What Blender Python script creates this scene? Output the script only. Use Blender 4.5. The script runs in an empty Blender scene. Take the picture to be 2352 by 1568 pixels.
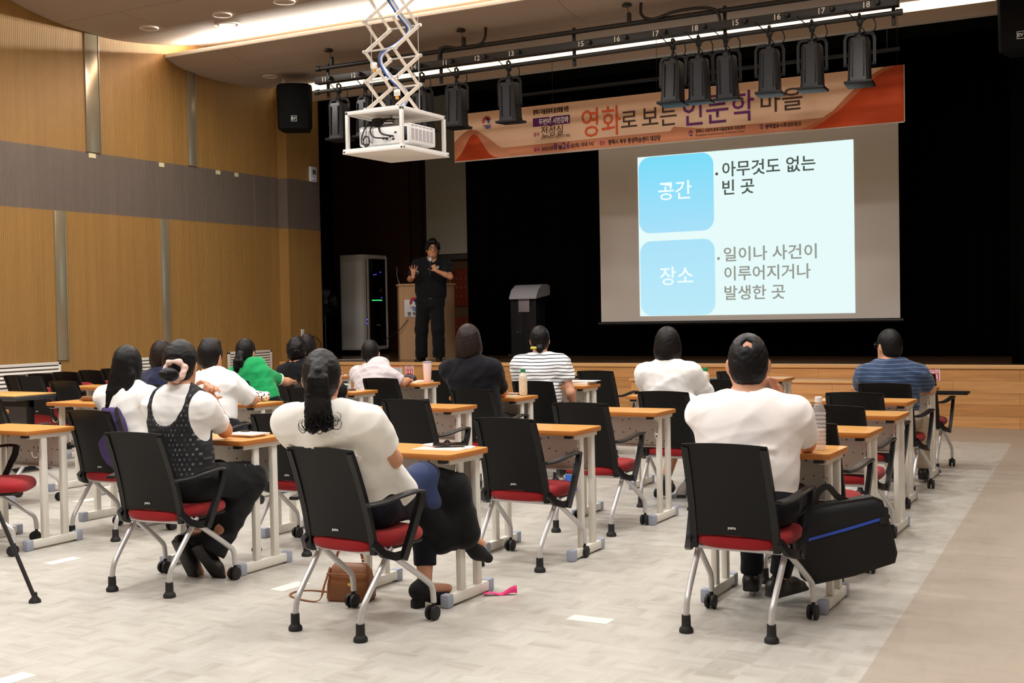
import bpy, bmesh, math, random
import numpy as np
from mathutils import Vector, Matrix, Euler
PI = math.pi
scn = bpy.context.scene
COL = scn.collection

# ---------------------------------------------------------------- camera
YAW, PITCH, ROLL = 0.505512, -0.0243627, -0.0184729
FPX, CAMZ = 2761.92, 1.3817
def cam_axes():
    fwd = Vector((-math.sin(YAW)*math.cos(PITCH), math.cos(YAW)*math.cos(PITCH), math.sin(PITCH)))
    r = Vector((math.cos(YAW), math.sin(YAW), 0)); u = r.cross(fwd)
    c, s = math.cos(ROLL), math.sin(ROLL)
    return c*r+s*u, -s*r+c*u, fwd
cd = bpy.data.cameras.new('camera'); cam = bpy.data.objects.new('camera', cd); COL.objects.link(cam)
_r, _u, _f = cam_axes()
cam.matrix_world = Matrix(((_r.x, _u.x, -_f.x, 0), (_r.y, _u.y, -_f.y, 0), (_r.z, _u.z, -_f.z, CAMZ), (0, 0, 0, 1)))
cd.sensor_width = 36.0; cd.lens = FPX*36.0/2352.0; cd.clip_start = 0.05; cd.clip_end = 80
scn.camera = cam

# ---------------------------------------------------------------- world, lights, exposure
w = bpy.data.worlds.new('world'); scn.world = w; w.use_nodes = True
w.node_tree.nodes['Background'].inputs[0].default_value = (0.9, 0.85, 0.8, 1)
w.node_tree.nodes['Background'].inputs[1].default_value = 0.0
vs = scn.view_settings
vs.view_transform = 'Standard'; vs.look = 'None'; vs.gamma = 1.0; vs.use_curve_mapping = False
vs.exposure = 0.0
def area(name, loc, rot, sx, sy, power, col=(1, .95, .88), spread=PI):
    l = bpy.data.lights.new(name, 'AREA'); l.shape = 'RECTANGLE'; l.size = sx; l.size_y = sy
    l.energy = power; l.color = col; l.spread = spread
    o = bpy.data.objects.new(name, l); COL.objects.link(o); o.location = loc; o.rotation_euler = rot
    return o
# ceiling lamps over the audience (behind the top edge of the frame)
for lx, kx in ((-9.3, 1.15), (-5.6, 1.18), (-1.9, .92), (1.8, .45)):
    for ly, pw in ((1.2, 98), (4.6, 106), (7.7, 100)):
        area('ceiling_lamp', (lx, ly, 5.55), (0, 0, 0), 1.5, 0.5, pw*kx, (1, .978, .945), math.radians(165))
# recessed downlight in the near cloud, then unseen fill lamps added for the stage
for lx, ly, pw in ((-10.118, 11.261, 45), (-6.4, 9.95, 55), (-2.6, 9.95, 55)):
    area('downlight_and_fill_lamp', (lx, ly, 4.90), (0, 0, 0), .24, .24, pw, (1, .96, .9), math.radians(170))
# lamp strips lying in the two ceiling coves
area('cove_lamp', (-4.0, 12.21, 4.955), (PI+math.radians(20), 0, 0), 15.0, 0.05, 1750, (1, .93, .83))

# ---------------------------------------------------------------- materials
MATS = {}
def lin(c):
    return tuple(((v/255)/12.92 if v/255 <= .04045 else ((v/255+.055)/1.055)**2.4) for v in c)
def mat(name, rgb=None, rough=.5, metal=0., spec=.5, emit=0., noise=None, bump=None, sheen=0., trans=0., ior=1.45, alpha=1.):
    """rgb in display sRGB 0-255. noise=(scale xyz, amount, rgb2)  bump=(scale xyz, strength, distance)"""
    if name in MATS: return MATS[name]
    m = bpy.data.materials.new(name); MATS[name] = m; m.use_nodes = True
    nt = m.node_tree; b = nt.nodes['Principled BSDF']
    col = (*lin(rgb), 1)
    b.inputs['Base Color'].default_value = col
    b.inputs['Roughness'].default_value = rough; b.inputs['Metallic'].default_value = metal
    b.inputs['Specular IOR Level'].default_value = spec
    if sheen: b.inputs['Sheen Weight'].default_value = sheen
    if trans: b.inputs['Transmission Weight'].default_value = trans; b.inputs['IOR'].default_value = ior
    if alpha < 1: b.inputs['Alpha'].default_value = alpha
    if emit:
        b.inputs['Emission Color'].default_value = col; b.inputs['Emission Strength'].default_value = emit
    if noise or bump:
        tc = nt.nodes.new('ShaderNodeTexCoord')
    if noise:
        mp = nt.nodes.new('ShaderNodeMapping'); mp.inputs['Scale'].default_value = noise[0]
        nz = nt.nodes.new('ShaderNodeTexNoise'); nz.inputs['Scale'].default_value = 1; nz.inputs['Detail'].default_value = 3
        mx = nt.nodes.new('ShaderNodeMix'); mx.data_type = 'RGBA'
        mx.inputs[6].default_value = col; mx.inputs[7].default_value = (*lin(noise[2]), 1)
        rp = nt.nodes.new('ShaderNodeMapRange'); rp.inputs[1].default_value = .5-noise[1]; rp.inputs[2].default_value = .5+noise[1]
        nt.links.new(tc.outputs['Object'], mp.inputs[0]); nt.links.new(mp.outputs[0], nz.inputs['Vector'])
        nt.links.new(nz.outputs[0], rp.inputs[0]); nt.links.new(rp.outputs[0], mx.inputs[0]); nt.links.new(mx.outputs[2], b.inputs['Base Color'])
    if bump:
        mp = nt.nodes.new('ShaderNodeMapping'); mp.inputs['Scale'].default_value = bump[0]
        nz = nt.nodes.new('ShaderNodeTexNoise'); nz.inputs['Scale'].default_value = 1; nz.inputs['Detail'].default_value = 4
        bp = nt.nodes.new('ShaderNodeBump'); bp.inputs['Strength'].default_value = bump[1]; bp.inputs['Distance'].default_value = bump[2]
        nt.links.new(tc.outputs['Object'], mp.inputs[0]); nt.links.new(mp.outputs[0], nz.inputs['Vector'])
        nt.links.new(nz.outputs[0], bp.inputs['Height']); nt.links.new(bp.outputs[0], b.inputs['Normal'])
    return m

def ribbed(name, rgb, rgb2, period=.026, depth=.004, rough=.55):
    m = mat(name, rgb, rough, noise=((3, 14, .5), .22, rgb2)); nt = m.node_tree; b = nt.nodes['Principled BSDF']
    tc = nt.nodes.new('ShaderNodeTexCoord'); wv = nt.nodes.new('ShaderNodeTexWave'); wv.bands_direction = 'Y'
    wv.inputs['Scale'].default_value = .31416/period; wv.inputs['Distortion'].default_value = 0
    bp = nt.nodes.new('ShaderNodeBump'); bp.inputs['Distance'].default_value = depth; bp.inputs['Strength'].default_value = .5
    nt.links.new(tc.outputs['Object'], wv.inputs['Vector']); nt.links.new(wv.outputs[1], bp.inputs['Height']); nt.links.new(bp.outputs[0], b.inputs['Normal'])
    src = b.inputs['Base Color'].links[0].from_socket
    mx = nt.nodes.new('ShaderNodeMix'); mx.data_type = 'RGBA'; mx.blend_type = 'MULTIPLY'; mx.inputs[0].default_value = .2
    nt.links.new(src, mx.inputs[6]); nt.links.new(wv.outputs[0], mx.inputs[7]); nt.links.new(mx.outputs[2], b.inputs['Base Color'])
    return m

def planks(name, rgb, rgb2, w=1.1, h=.13, rough=.4, mortar=.0015, axes='XZ'):
    m = mat(name, rgb, rough); nt = m.node_tree; b = nt.nodes['Principled BSDF']
    tc = nt.nodes.new('ShaderNodeTexCoord'); sp = nt.nodes.new('ShaderNodeSeparateXYZ'); cb = nt.nodes.new('ShaderNodeCombineXYZ')
    nt.links.new(tc.outputs['Object'], sp.inputs[0])
    nt.links.new(sp.outputs['XYZ'.index(axes[0])], cb.inputs[0]); nt.links.new(sp.outputs['XYZ'.index(axes[1])], cb.inputs[1])
    br = nt.nodes.new('ShaderNodeTexBrick'); br.inputs['Scale'].default_value = 1; br.inputs['Brick Width'].default_value = w; br.inputs['Row Height'].default_value = h
    br.inputs['Mortar Size'].default_value = mortar; br.offset = .37
    br.inputs['Color1'].default_value = (*lin(rgb), 1); br.inputs['Color2'].default_value = (*lin(rgb2), 1); br.inputs['Mortar'].default_value = (*lin([v*.55 for v in rgb]), 1)
    mp = nt.nodes.new('ShaderNodeMapping'); mp.inputs['Scale'].default_value = (1.6, 22, 22)
    nz = nt.nodes.new('ShaderNodeTexNoise'); nz.inputs['Detail'].default_value = 5; nz.inputs['Distortion'].default_value = .6; nz.inputs['Scale'].default_value = 1
    mx = nt.nodes.new('ShaderNodeMix'); mx.data_type = 'RGBA'; mx.blend_type = 'MULTIPLY'; mx.inputs[0].default_value = .55
    rp = nt.nodes.new('ShaderNodeMapRange'); rp.inputs[1].default_value = .3; rp.inputs[2].default_value = .65; rp.inputs[3].default_value = .55; rp.inputs[4].default_value = 1.05
    nt.links.new(cb.outputs[0], br.inputs['Vector']); nt.links.new(cb.outputs[0], mp.inputs[0]); nt.links.new(mp.outputs[0], nz.inputs['Vector'])
    nt.links.new(nz.outputs[0], rp.inputs[0]); nt.links.new(br.outputs[0], mx.inputs[6]); nt.links.new(rp.outputs[0], mx.inputs[7]); nt.links.new(mx.outputs[2], b.inputs['Base Color'])
    return m

def floor_mat(name, c1, c2, c3):
    """vinyl tiles with a woven look: short streaks running one way, then the other"""
    m = mat(name, c1, .38, spec=.35); nt = m.node_tree; b = nt.nodes['Principled BSDF']; L = nt.links.new
    tc = nt.nodes.new('ShaderNodeTexCoord'); rt = nt.nodes.new('ShaderNodeMapping'); rt.inputs['Rotation'].default_value = (0, 0, .02)
    L(tc.outputs['Object'], rt.inputs[0])
    fac = []
    for sc in ((2.2, 13, 1), (13, 2.2, 1)):
        mp = nt.nodes.new('ShaderNodeMapping'); mp.inputs['Scale'].default_value = sc
        nz = nt.nodes.new('ShaderNodeTexNoise'); nz.inputs['Scale'].default_value = 1; nz.inputs['Detail'].default_value = 4; nz.inputs['Roughness'].default_value = .62
        L(rt.outputs[0], mp.inputs[0]); L(mp.outputs[0], nz.inputs['Vector']); fac.append(nz.outputs[0])
    ck = nt.nodes.new('ShaderNodeTexChecker'); ck.inputs['Scale'].default_value = 6.5; L(rt.outputs[0], ck.inputs['Vector'])
    mf = nt.nodes.new('ShaderNodeMix'); mf.data_type = 'FLOAT'; L(ck.outputs[1], mf.inputs[0]); L(fac[0], mf.inputs[2]); L(fac[1], mf.inputs[3])
    cr = nt.nodes.new('ShaderNodeValToRGB'); e = cr.color_ramp.elements
    e[0].position = .32; e[0].color = (*lin(c2), 1); e[1].position = .62; e[1].color = (*lin(c1), 1)
    e2 = e.new(.46); e2.color = (*lin(c3), 1)
    L(mf.outputs[0], cr.inputs[0]); L(cr.outputs[0], b.inputs['Base Color'])
    return m

# ---------------------------------------------------------------- mesh builder
class MB:
    def __init__(s): s.bm = bmesh.new(); s.mi = 0
    def _fin(s, verts, M=None):
        if M is not None: bmesh.ops.transform(s.bm, matrix=M, verts=verts)
        fs = set(f for v in verts for f in v.link_faces)
        for f in fs: f.material_index = s.mi
        return s
    def box(s, c, d, bev=0., rz=0., M=None, seg=2):
        r = bmesh.ops.create_cube(s.bm, size=1.0); vs = r['verts']
        bmesh.ops.scale(s.bm, vec=d, verts=vs)
        if bev > 0:
            es = list({e for v in vs for e in v.link_edges})
            q = bmesh.ops.bevel(s.bm, geom=es, offset=bev, segments=seg, affect='EDGES', profile=.5)
            vs = list({v for f in q['faces'] for v in f.verts} | {v for v in vs if v.is_valid})
            vs = s._grow(vs)
        T = Matrix.Translation(c) @ Matrix.Rotation(rz, 4, 'Z')
        if M is not None: T = T @ M
        return s._fin(vs, T)
    def _grow(s, vs):
        seen = set(vs); st = list(vs)
        while st:
            v = st.pop()
            for e in v.link_edges:
                o = e.other_vert(v)
                if o not in seen: seen.add(o); st.append(o)
        return list(seen)
    def rings(s, rings, cap=True, closed=False):
        R = [[s.bm.verts.new(p) for p in r] for r in rings]; n = len(R[0]); fs = []
        m = len(R)
        for i in range(m if closed else m-1):
            a, b = R[i], R[(i+1) % m]
            for j in range(n):
                k = (j+1) % n
                fs.append(s.bm.faces.new((a[j], a[k], b[k], b[j])))
        if cap and not closed:
            fs.append(s.bm.faces.new(R[0][::-1])); fs.append(s.bm.faces.new(R[-1]))
        for f in fs: f.material_index = s.mi
        return s
    def sweep(s, pts, prof, up=(0, 0, 1), scale=None, closed=False, cap=True):
        P = [Vector(p) for p in pts]; n = len(P); rr = []; U = Vector(up)
        for i in range(n):
            if closed: t = P[(i+1) % n]-P[i-1]
            else: t = P[min(i+1, n-1)]-P[max(i-1, 0)]
            t.normalize(); a = t.cross(U)
            if a.length < 1e-4: a = t.cross(Vector((1, 0.3, 0)))
            a.normalize(); b = a.cross(t)
            k = scale[i] if scale else 1.
            rr.append([P[i]+a*(x*k)+b*(y*k) for x, y in prof])
            
        return s.rings(rr, cap, closed)
    def tube(s, pts, r, n=10, up=(0, 0, 1), closed=False):
        sc = r if isinstance(r, (list, tuple)) else [r]*len(pts)
        return s.sweep(pts, [(math.cos(2*PI*i/n), math.sin(2*PI*i/n)) for i in range(n)], up, sc, closed)
    def strap(s, pts, w, t, up=(0, 0, 1)):
        a, b = w/2, t/2
        return s.sweep(pts, [(-a, -b), (a, -b), (a, b), (-a, b)], up)
    def lathe(s, prof, n=16, M=None):
        rr = [[Vector((r*math.cos(2*PI*i/n), r*math.sin(2*PI*i/n), z)) for i in range(n)] for r, z in prof]
        if M is not None: rr = [[M @ p for p in q] for q in rr]
        return s.rings(rr)
    def prism(s, poly, z0, z1, M=None):
        rr = [[Vector((x, y, z)) for x, y in poly] for z in (z0, z1)]
        if M is not None: rr = [[M @ p for p in q] for q in rr]
        return s.rings(rr)
    def sheet(s, fn, nu, nv, th=0., nrm=None):
        """surface fn(u,v); with th>0 a closed slab, offset along nrm"""
        def grid(off): return [[s.bm.verts.new(Vector(fn(i/nu, j/nv))+(Vector(nrm)*off if off else Vector())) for j in range(nv+1)] for i in range(nu+1)]
        A = grid(0); fs = []
        for i in range(nu):
            for j in range(nv): fs.append(s.bm.faces.new((A[i][j], A[i+1][j], A[i+1][j+1], A[i][j+1])))
        if th:
            B = grid(th)
            for i in range(nu):
                for j in range(nv): fs.append(s.bm.faces.new((B[i][j], B[i][j+1], B[i+1][j+1], B[i+1][j])))
            for i in range(nu):
                for j in (0, nv): fs.append(s.bm.faces.new((A[i][j], B[i][j], B[i+1][j], A[i+1][j]) if j == 0 else (A[i][j], A[i+1][j], B[i+1][j], B[i][j])))
            for j in range(nv):
                for i in (0, nu): fs.append(s.bm.faces.new((A[i][j], A[i][j+1], B[i][j+1], B[i][j]) if i == 0 else (A[i][j], B[i][j], B[i][j+1], A[i][j+1])))
        for f in fs: f.material_index = s.mi
        return s
    def poly(s, pts):
        f = s.bm.faces.new([s.bm.verts.new(p) for p in pts]); f.material_index = s.mi; return s
    def build(s, name, mats, parent=None, angle=38):
        bmesh.ops.recalc_face_normals(s.bm, faces=s.bm.faces)
        me = bpy.data.meshes.new(name); s.bm.to_mesh(me); s.bm.free()
        return link_mesh(name, me, mats, parent, angle)
def link_mesh(name, me, mats, parent=None, angle=38):
    for m in (mats if isinstance(mats, (list, tuple)) else [mats]): me.materials.append(m)
    me.polygons.foreach_set('use_smooth', [True]*len(me.polygons))
    if angle: me.set_sharp_from_angle(angle=math.radians(angle))
    o = bpy.data.objects.new(name, me); COL.objects.link(o)
    if parent is not None: o.parent = parent
    return o
def thing(name, label, cat, loc=(0, 0, 0), rz=0., group=None):
    o = bpy.data.objects.new(name, None); COL.objects.link(o); o.location = loc; o.rotation_euler = (0, 0, rz)
    o.empty_display_size = .1
    return tag(o, label, cat, group)
def tag(o, label, cat, group=None):
    o['label'] = label; o['category'] = cat; o['kind'] = 'thing'
    if group: o['group'] = group
    return o
def struct(o): o['kind'] = 'structure'; return o
def copy_tree(o, parent=None):
    c = o.copy(); COL.objects.link(c)
    if parent is not None: c.parent = parent
    for ch in list(o.children): copy_tree(ch, c)
    return c
def text(body, parent, name, m, origin, ux=(1, 0, 0), uy=(0, 0, 1), height=.1, width=None, bold=0., align='CENTER', depth=.0015, rows=None):
    """letters as a thin mesh; height = em size; width squeezes the line to fit"""
    c = bpy.data.curves.new(name, 'FONT'); c.body = body; c.align_x = align; c.align_y = 'CENTER'; c.offset = bold; c.resolution_u = 2; c.extrude = .5
    o = bpy.data.objects.new(name, c); COL.objects.link(o)
    dg = bpy.context.evaluated_depsgraph_get(); me = bpy.data.meshes.new_from_object(o.evaluated_get(dg))
    bpy.data.objects.remove(o); bpy.data.curves.remove(c)
    xs = [v.co.x for v in me.vertices]; ys = [v.co.y for v in me.vertices]
    sx = height
    if width and xs: sx = width/max(1e-6, max(xs)-min(xs))
    cy = (max(ys)+min(ys))/2 if ys else 0; cx = (max(xs)+min(xs))/2 if align == 'CENTER' else (min(xs) if align == 'LEFT' else max(xs))
    X = Vector(ux).normalized(); Y = Vector(uy).normalized(); Z = X.cross(Y); O = Vector(origin)
    for v in me.vertices: v.co = O+X*((v.co.x-cx)*sx)+Y*((v.co.y-cy)*height)+Z*(v.co.z*2*depth)
    return link_mesh(name, me, m, parent, 0)
# ---------------------------------------------------------------- implicit bodies: tapered limbs blended into one skin, then meshed
def V(*a): return np.array(a, np.float64)
def unit(v): return v/(np.linalg.norm(v)+1e-9)
class Blob:
    def __init__(s): s.ops = []
    def _p(s, f, lo, hi, k, op): s.ops.append((f, np.asarray(lo), np.asarray(hi), k, op)); return s
    def cone(s, a, b, ra, rb=None, k=.02, op='u', flat=None, q=1.):
        a = V(*a); b = V(*b); rb = ra if rb is None else rb; ba = b-a; L2 = max(ba@ba, 1e-9)
        n = None if flat is None else unit(V(*flat))
        def f(P):
            h = np.clip(((P-a)@ba)/L2, 0, 1); d = P-a-h[..., None]*ba
            if n is not None: d = d+((1/q-1)*(d@n))[..., None]*n
            return (np.sqrt((d*d).sum(-1))-(ra+(rb-ra)*h))*(1 if n is None else min(1, q*1.1))
        m = max(ra, rb)*max(1, q)
        return s._p(f, np.minimum(a, b)-m, np.maximum(a, b)+m, k, op)
    def fcone(s, a, b, ra, rb=None, k=.015, op='u'):
        a = V(*a); b = V(*b); rb = ra if rb is None else rb; ba = b-a; L = np.linalg.norm(ba); t = ba/L
        def f(P):
            x = (P-a)@t; d = P-a-x[..., None]*t; h = np.clip(x/L, -.2, 1.2)
            return np.maximum(np.sqrt((d*d).sum(-1))-(ra+(rb-ra)*h), np.maximum(-x, x-L))
        m = max(ra, rb)
        return s._p(f, np.minimum(a, b)-m, np.maximum(a, b)+m, k, op)
    def ell(s, c, rad, R=None, k=.02, op='u'):
        c = V(*c); rad = V(*rad); R = np.eye(3) if R is None else R
        def f(P):
            q = (P-c)@R.T; k0 = np.sqrt(((q/rad)**2).sum(-1)); k1 = np.sqrt(((q/rad**2)**2).sum(-1))+1e-9
            return k0*(k0-1)/k1
        e = np.abs(R.T)@rad
        return s._p(f, c-e, c+e, k, op)
    def box(s, c, half, R=None, r=.01, k=.01, op='u'):
        c = V(*c); half = V(*half); R = np.eye(3) if R is None else R
        def f(P):
            q = np.abs((P-c)@R.T)-(half-r)
            return np.sqrt((np.maximum(q, 0)**2).sum(-1))+np.minimum(q.max(-1), 0)-r
        e = np.abs(R.T)@half
        return s._p(f, c-e, c+e, k, op)
    def chain(s, pts, rs, k=.02, **kw):
        for i in range(len(pts)-1): s.cone(pts[i], pts[i+1], rs[i], rs[i+1], k=k, **kw)
        return s
    def mesh(s, res, folds=None, seed=0):
        lo = np.min([o[1] for o in s.ops if o[4] == 'u'], 0)-.02-2*res; hi = np.max([o[2] for o in s.ops if o[4] == 'u'], 0)+.02+2*res
        n = np.ceil((hi-lo)/res).astype(int)+1
        ax = [(lo[i]+res*np.arange(n[i])).astype(np.float32) for i in range(3)]
        F = np.full(n, .25, np.float32)
        for f, a, b, k, op in s.ops:
            m = k+.03
            i0 = np.clip(np.floor((a-m-lo)/res).astype(int), 0, n-1); i1 = np.clip(np.ceil((b+m-lo)/res).astype(int)+1, 1, n)
            if (i1 <= i0).any(): continue
            sl = tuple(slice(i0[i], i1[i]) for i in range(3))
            P = np.stack(np.meshgrid(*[ax[i][sl[i]] for i in range(3)], indexing='ij'), -1)
            d = f(P).astype(np.float32); A = F[sl]
            if op == 'u':
                h = np.maximum(k-np.abs(A-d), 0)/k; F[sl] = np.minimum(A, d)-h*h*k*.25
            else:
                h = np.maximum(k-np.abs(A+d), 0)/k; F[sl] = np.maximum(A, -d)+h*h*k*.25
        if folds:
            amp, fr = folds; rs = np.random.RandomState(seed); I = np.argwhere(np.abs(F) < .03)
            P = I*res+lo; P = P+.05*np.sin(P[:, [2, 0, 1]]*9+seed)
            v = np.zeros(len(P))
            for i in range(7):
                d = unit(rs.normal(size=3)*V(1, 1, 1.5)); v += (1-np.abs(np.sin(P@d*fr*rs.uniform(.6, 1.7)+rs.uniform(0, 6))))**2-.35
            F[tuple(I.T)] -= (amp*v/2).astype(np.float32)
        return nets(F, lo, res)
def nets(F, lo, res):
    F[0] = F[-1] = .2; F[:, 0] = F[:, -1] = .2; F[:, :, 0] = F[:, :, -1] = .2
    S = F < 0
    cnt = np.zeros(tuple(np.array(F.shape)-1), np.int8); C = [(i, j, k) for i in (0, 1) for j in (0, 1) for k in (0, 1)]
    for i, j, k in C: cnt += S[i:i+cnt.shape[0], j:j+cnt.shape[1], k:k+cnt.shape[2]]
    idx = np.argwhere((cnt > 0) & (cnt < 8)); N = len(idx)
    ids = np.full(cnt.shape, -1, np.int32); ids[tuple(idx.T)] = np.arange(N)
    vals = np.stack([F[idx[:, 0]+i, idx[:, 1]+j, idx[:, 2]+k] for i, j, k in C], 1)
    pos = np.zeros((N, 3)); num = np.zeros(N)
    for a in range(8):
        for b in range(a+1, 8):
            ca, cb = np.array(C[a]), np.array(C[b])
            if np.abs(ca-cb).sum() != 1: continue
            m = (vals[:, a] < 0) != (vals[:, b] < 0); t = vals[m, a]/(vals[m, a]-vals[m, b])
            pos[m] += ca+t[:, None]*(cb-ca); num[m] += 1
    P = (idx+pos/num[:, None])*res+lo
    faces = []
    for ax in range(3):
        o1, o2 = [(1, 2), (2, 0), (0, 1)][ax]
        sa = [slice(None)]*3; sb = [slice(None)]*3; sa[ax] = slice(0, -1); sb[ax] = slice(1, None)
        E = np.argwhere(S[tuple(sa)] != S[tuple(sb)]); E = E[(E[:, o1] > 0) & (E[:, o2] > 0)]
        E = E[(E[:, o1] < cnt.shape[o1]) & (E[:, o2] < cnt.shape[o2])]
        d1 = np.zeros(3, int); d1[o1] = 1; d2 = np.zeros(3, int); d2[o2] = 1
        q = np.stack([ids[tuple((E-d1-d2).T)], ids[tuple((E-d2).T)], ids[tuple(E.T)], ids[tuple((E-d1).T)]], 1)
        fl = ~S[tuple(E.T)]; q[fl] = q[fl][:, ::-1]
        faces.append(q)
    Q = np.concatenate(faces)
    # one light smoothing pass
    acc = np.zeros_like(P); c = np.zeros(len(P))
    for i in range(4):
        a, b = Q[:, i], Q[:, (i+1) % 4]
        np.add.at(acc, a, P[b]); np.add.at(c, a, 1)
    c = np.maximum(c, 1); P = P*.6+.4*acc/c[:, None]
    return P, Q
def blob_obj(name, blob, res, m, parent=None, base=(0, 0, 0), folds=None, seed=0):
    P, Q = blob.mesh(res, folds, seed); P = P-np.asarray(base)
    me = bpy.data.meshes.new(name); me.vertices.add(len(P)); me.vertices.foreach_set('co', P.astype(np.float32).ravel())
    me.loops.add(Q.size); me.loops.foreach_set('vertex_index', Q.astype(np.int32).ravel())
    me.polygons.add(len(Q)); me.polygons.foreach_set('loop_start', np.arange(0, Q.size, 4, dtype=np.int32))
    me.update(calc_edges=True); me.validate()
    return link_mesh(name, me, m, parent, 0)
# ---------------------------------------------------------------- people
def frame(yaw, pitch=0., roll=0.):
    """rows: right, forward, up"""
    f = V(-math.sin(yaw)*math.cos(pitch), math.cos(yaw)*math.cos(pitch), math.sin(pitch)); r = V(math.cos(yaw), math.sin(yaw), 0)
    u = np.cross(r, f); c, s = math.cos(roll), math.sin(roll)
    return np.stack([c*r+s*u, f, -s*r+c*u])
def hand(B, w, d, nrm, side, curl=.5, sc=1., spread=.12, thumb=.7, curls=None):
    """palm, four bent fingers, thumb.  w wrist, d pointing direction, nrm palm normal (palm side), side +1/-1: where the thumb is"""
    d = unit(V(*d)); nrm = unit(V(*nrm)-d*(V(*nrm)@d)); l = np.cross(d, nrm)*side
    kn = w+d*.085*sc
    for o in (-.024, -.008, .008, .024): B.cone(w+l*o*.6*sc+d*.012*sc, kn+l*o*sc, .013*sc, .0115*sc, k=.012)
    for i, (o, ln) in enumerate(((.027, .9), (.009, 1.), (-.009, .95), (-.026, .76))):
        c = curls[i] if curls else curl*(1+.12*i); p = kn+l*o*sc; dd = unit(d+l*(o/.026*spread))
        a = 0
        for j, (sl, rr) in enumerate(((.040, .0098), (.026, .0088), (.021, .0078))):
            a += c*(.75, .95, .6)[j]; v = dd*math.cos(a)+nrm*math.sin(a); p2 = p+v*sl*ln*sc
            B.cone(p, p2, rr*sc, rr*.9*sc, k=.005); p = p2
    p = w+d*.022*sc+l*.024*sc; v = unit(l*.75+d*.6+nrm*.35*thumb)
    for sl, rr in ((.034, .0125), (.030, .0105), (.024, .009)):
        p2 = p+v*sl*sc; B.cone(p, p2, rr*sc, rr*.9*sc, k=.008); p = p2; v = unit(v+d*.35+nrm*.3*thumb)
SKIN = lambda: mat('skin', (212, 158, 126), .55, noise=((9, 9, 9), .3, (198, 140, 108)))
def shoe_blob(ank, dirv, up=(0, 0, 1), heel=0., sz=1.):
    """dress or sport shoe along dirv, sole perpendicular to up"""
    B = Blob(); d = unit(V(*dirv)); u = unit(V(*up)); s = np.cross(d, u); R = np.stack([s, d, u]); a = V(*ank)
    g = a-u*(.075+heel)
    B.cone(g-d*.045+u*(.042+heel), g+d*.10*sz+u*.034, .036*sz, .034*sz, k=.03); B.cone(g+d*.10*sz+u*.034, g+d*.165*sz+u*.024, .036*sz, .024*sz, k=.03)
    B.cone(g-d*.03+u*(.05+heel), a+u*.005, .038*sz, .036*sz, k=.03)
    if heel: B.box(g-d*.04+u*heel*.5, (.026, .028, heel*.5+.004), R, .006, .006)
    else: B.box(g+d*.055*sz+u*.012, (.040*sz, .125*sz, .012), R, .011, .01)
    B.box(g-u*.05, (.3, .4, .05), R, .001, .002, 's') if not heel else None
    return B
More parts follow.
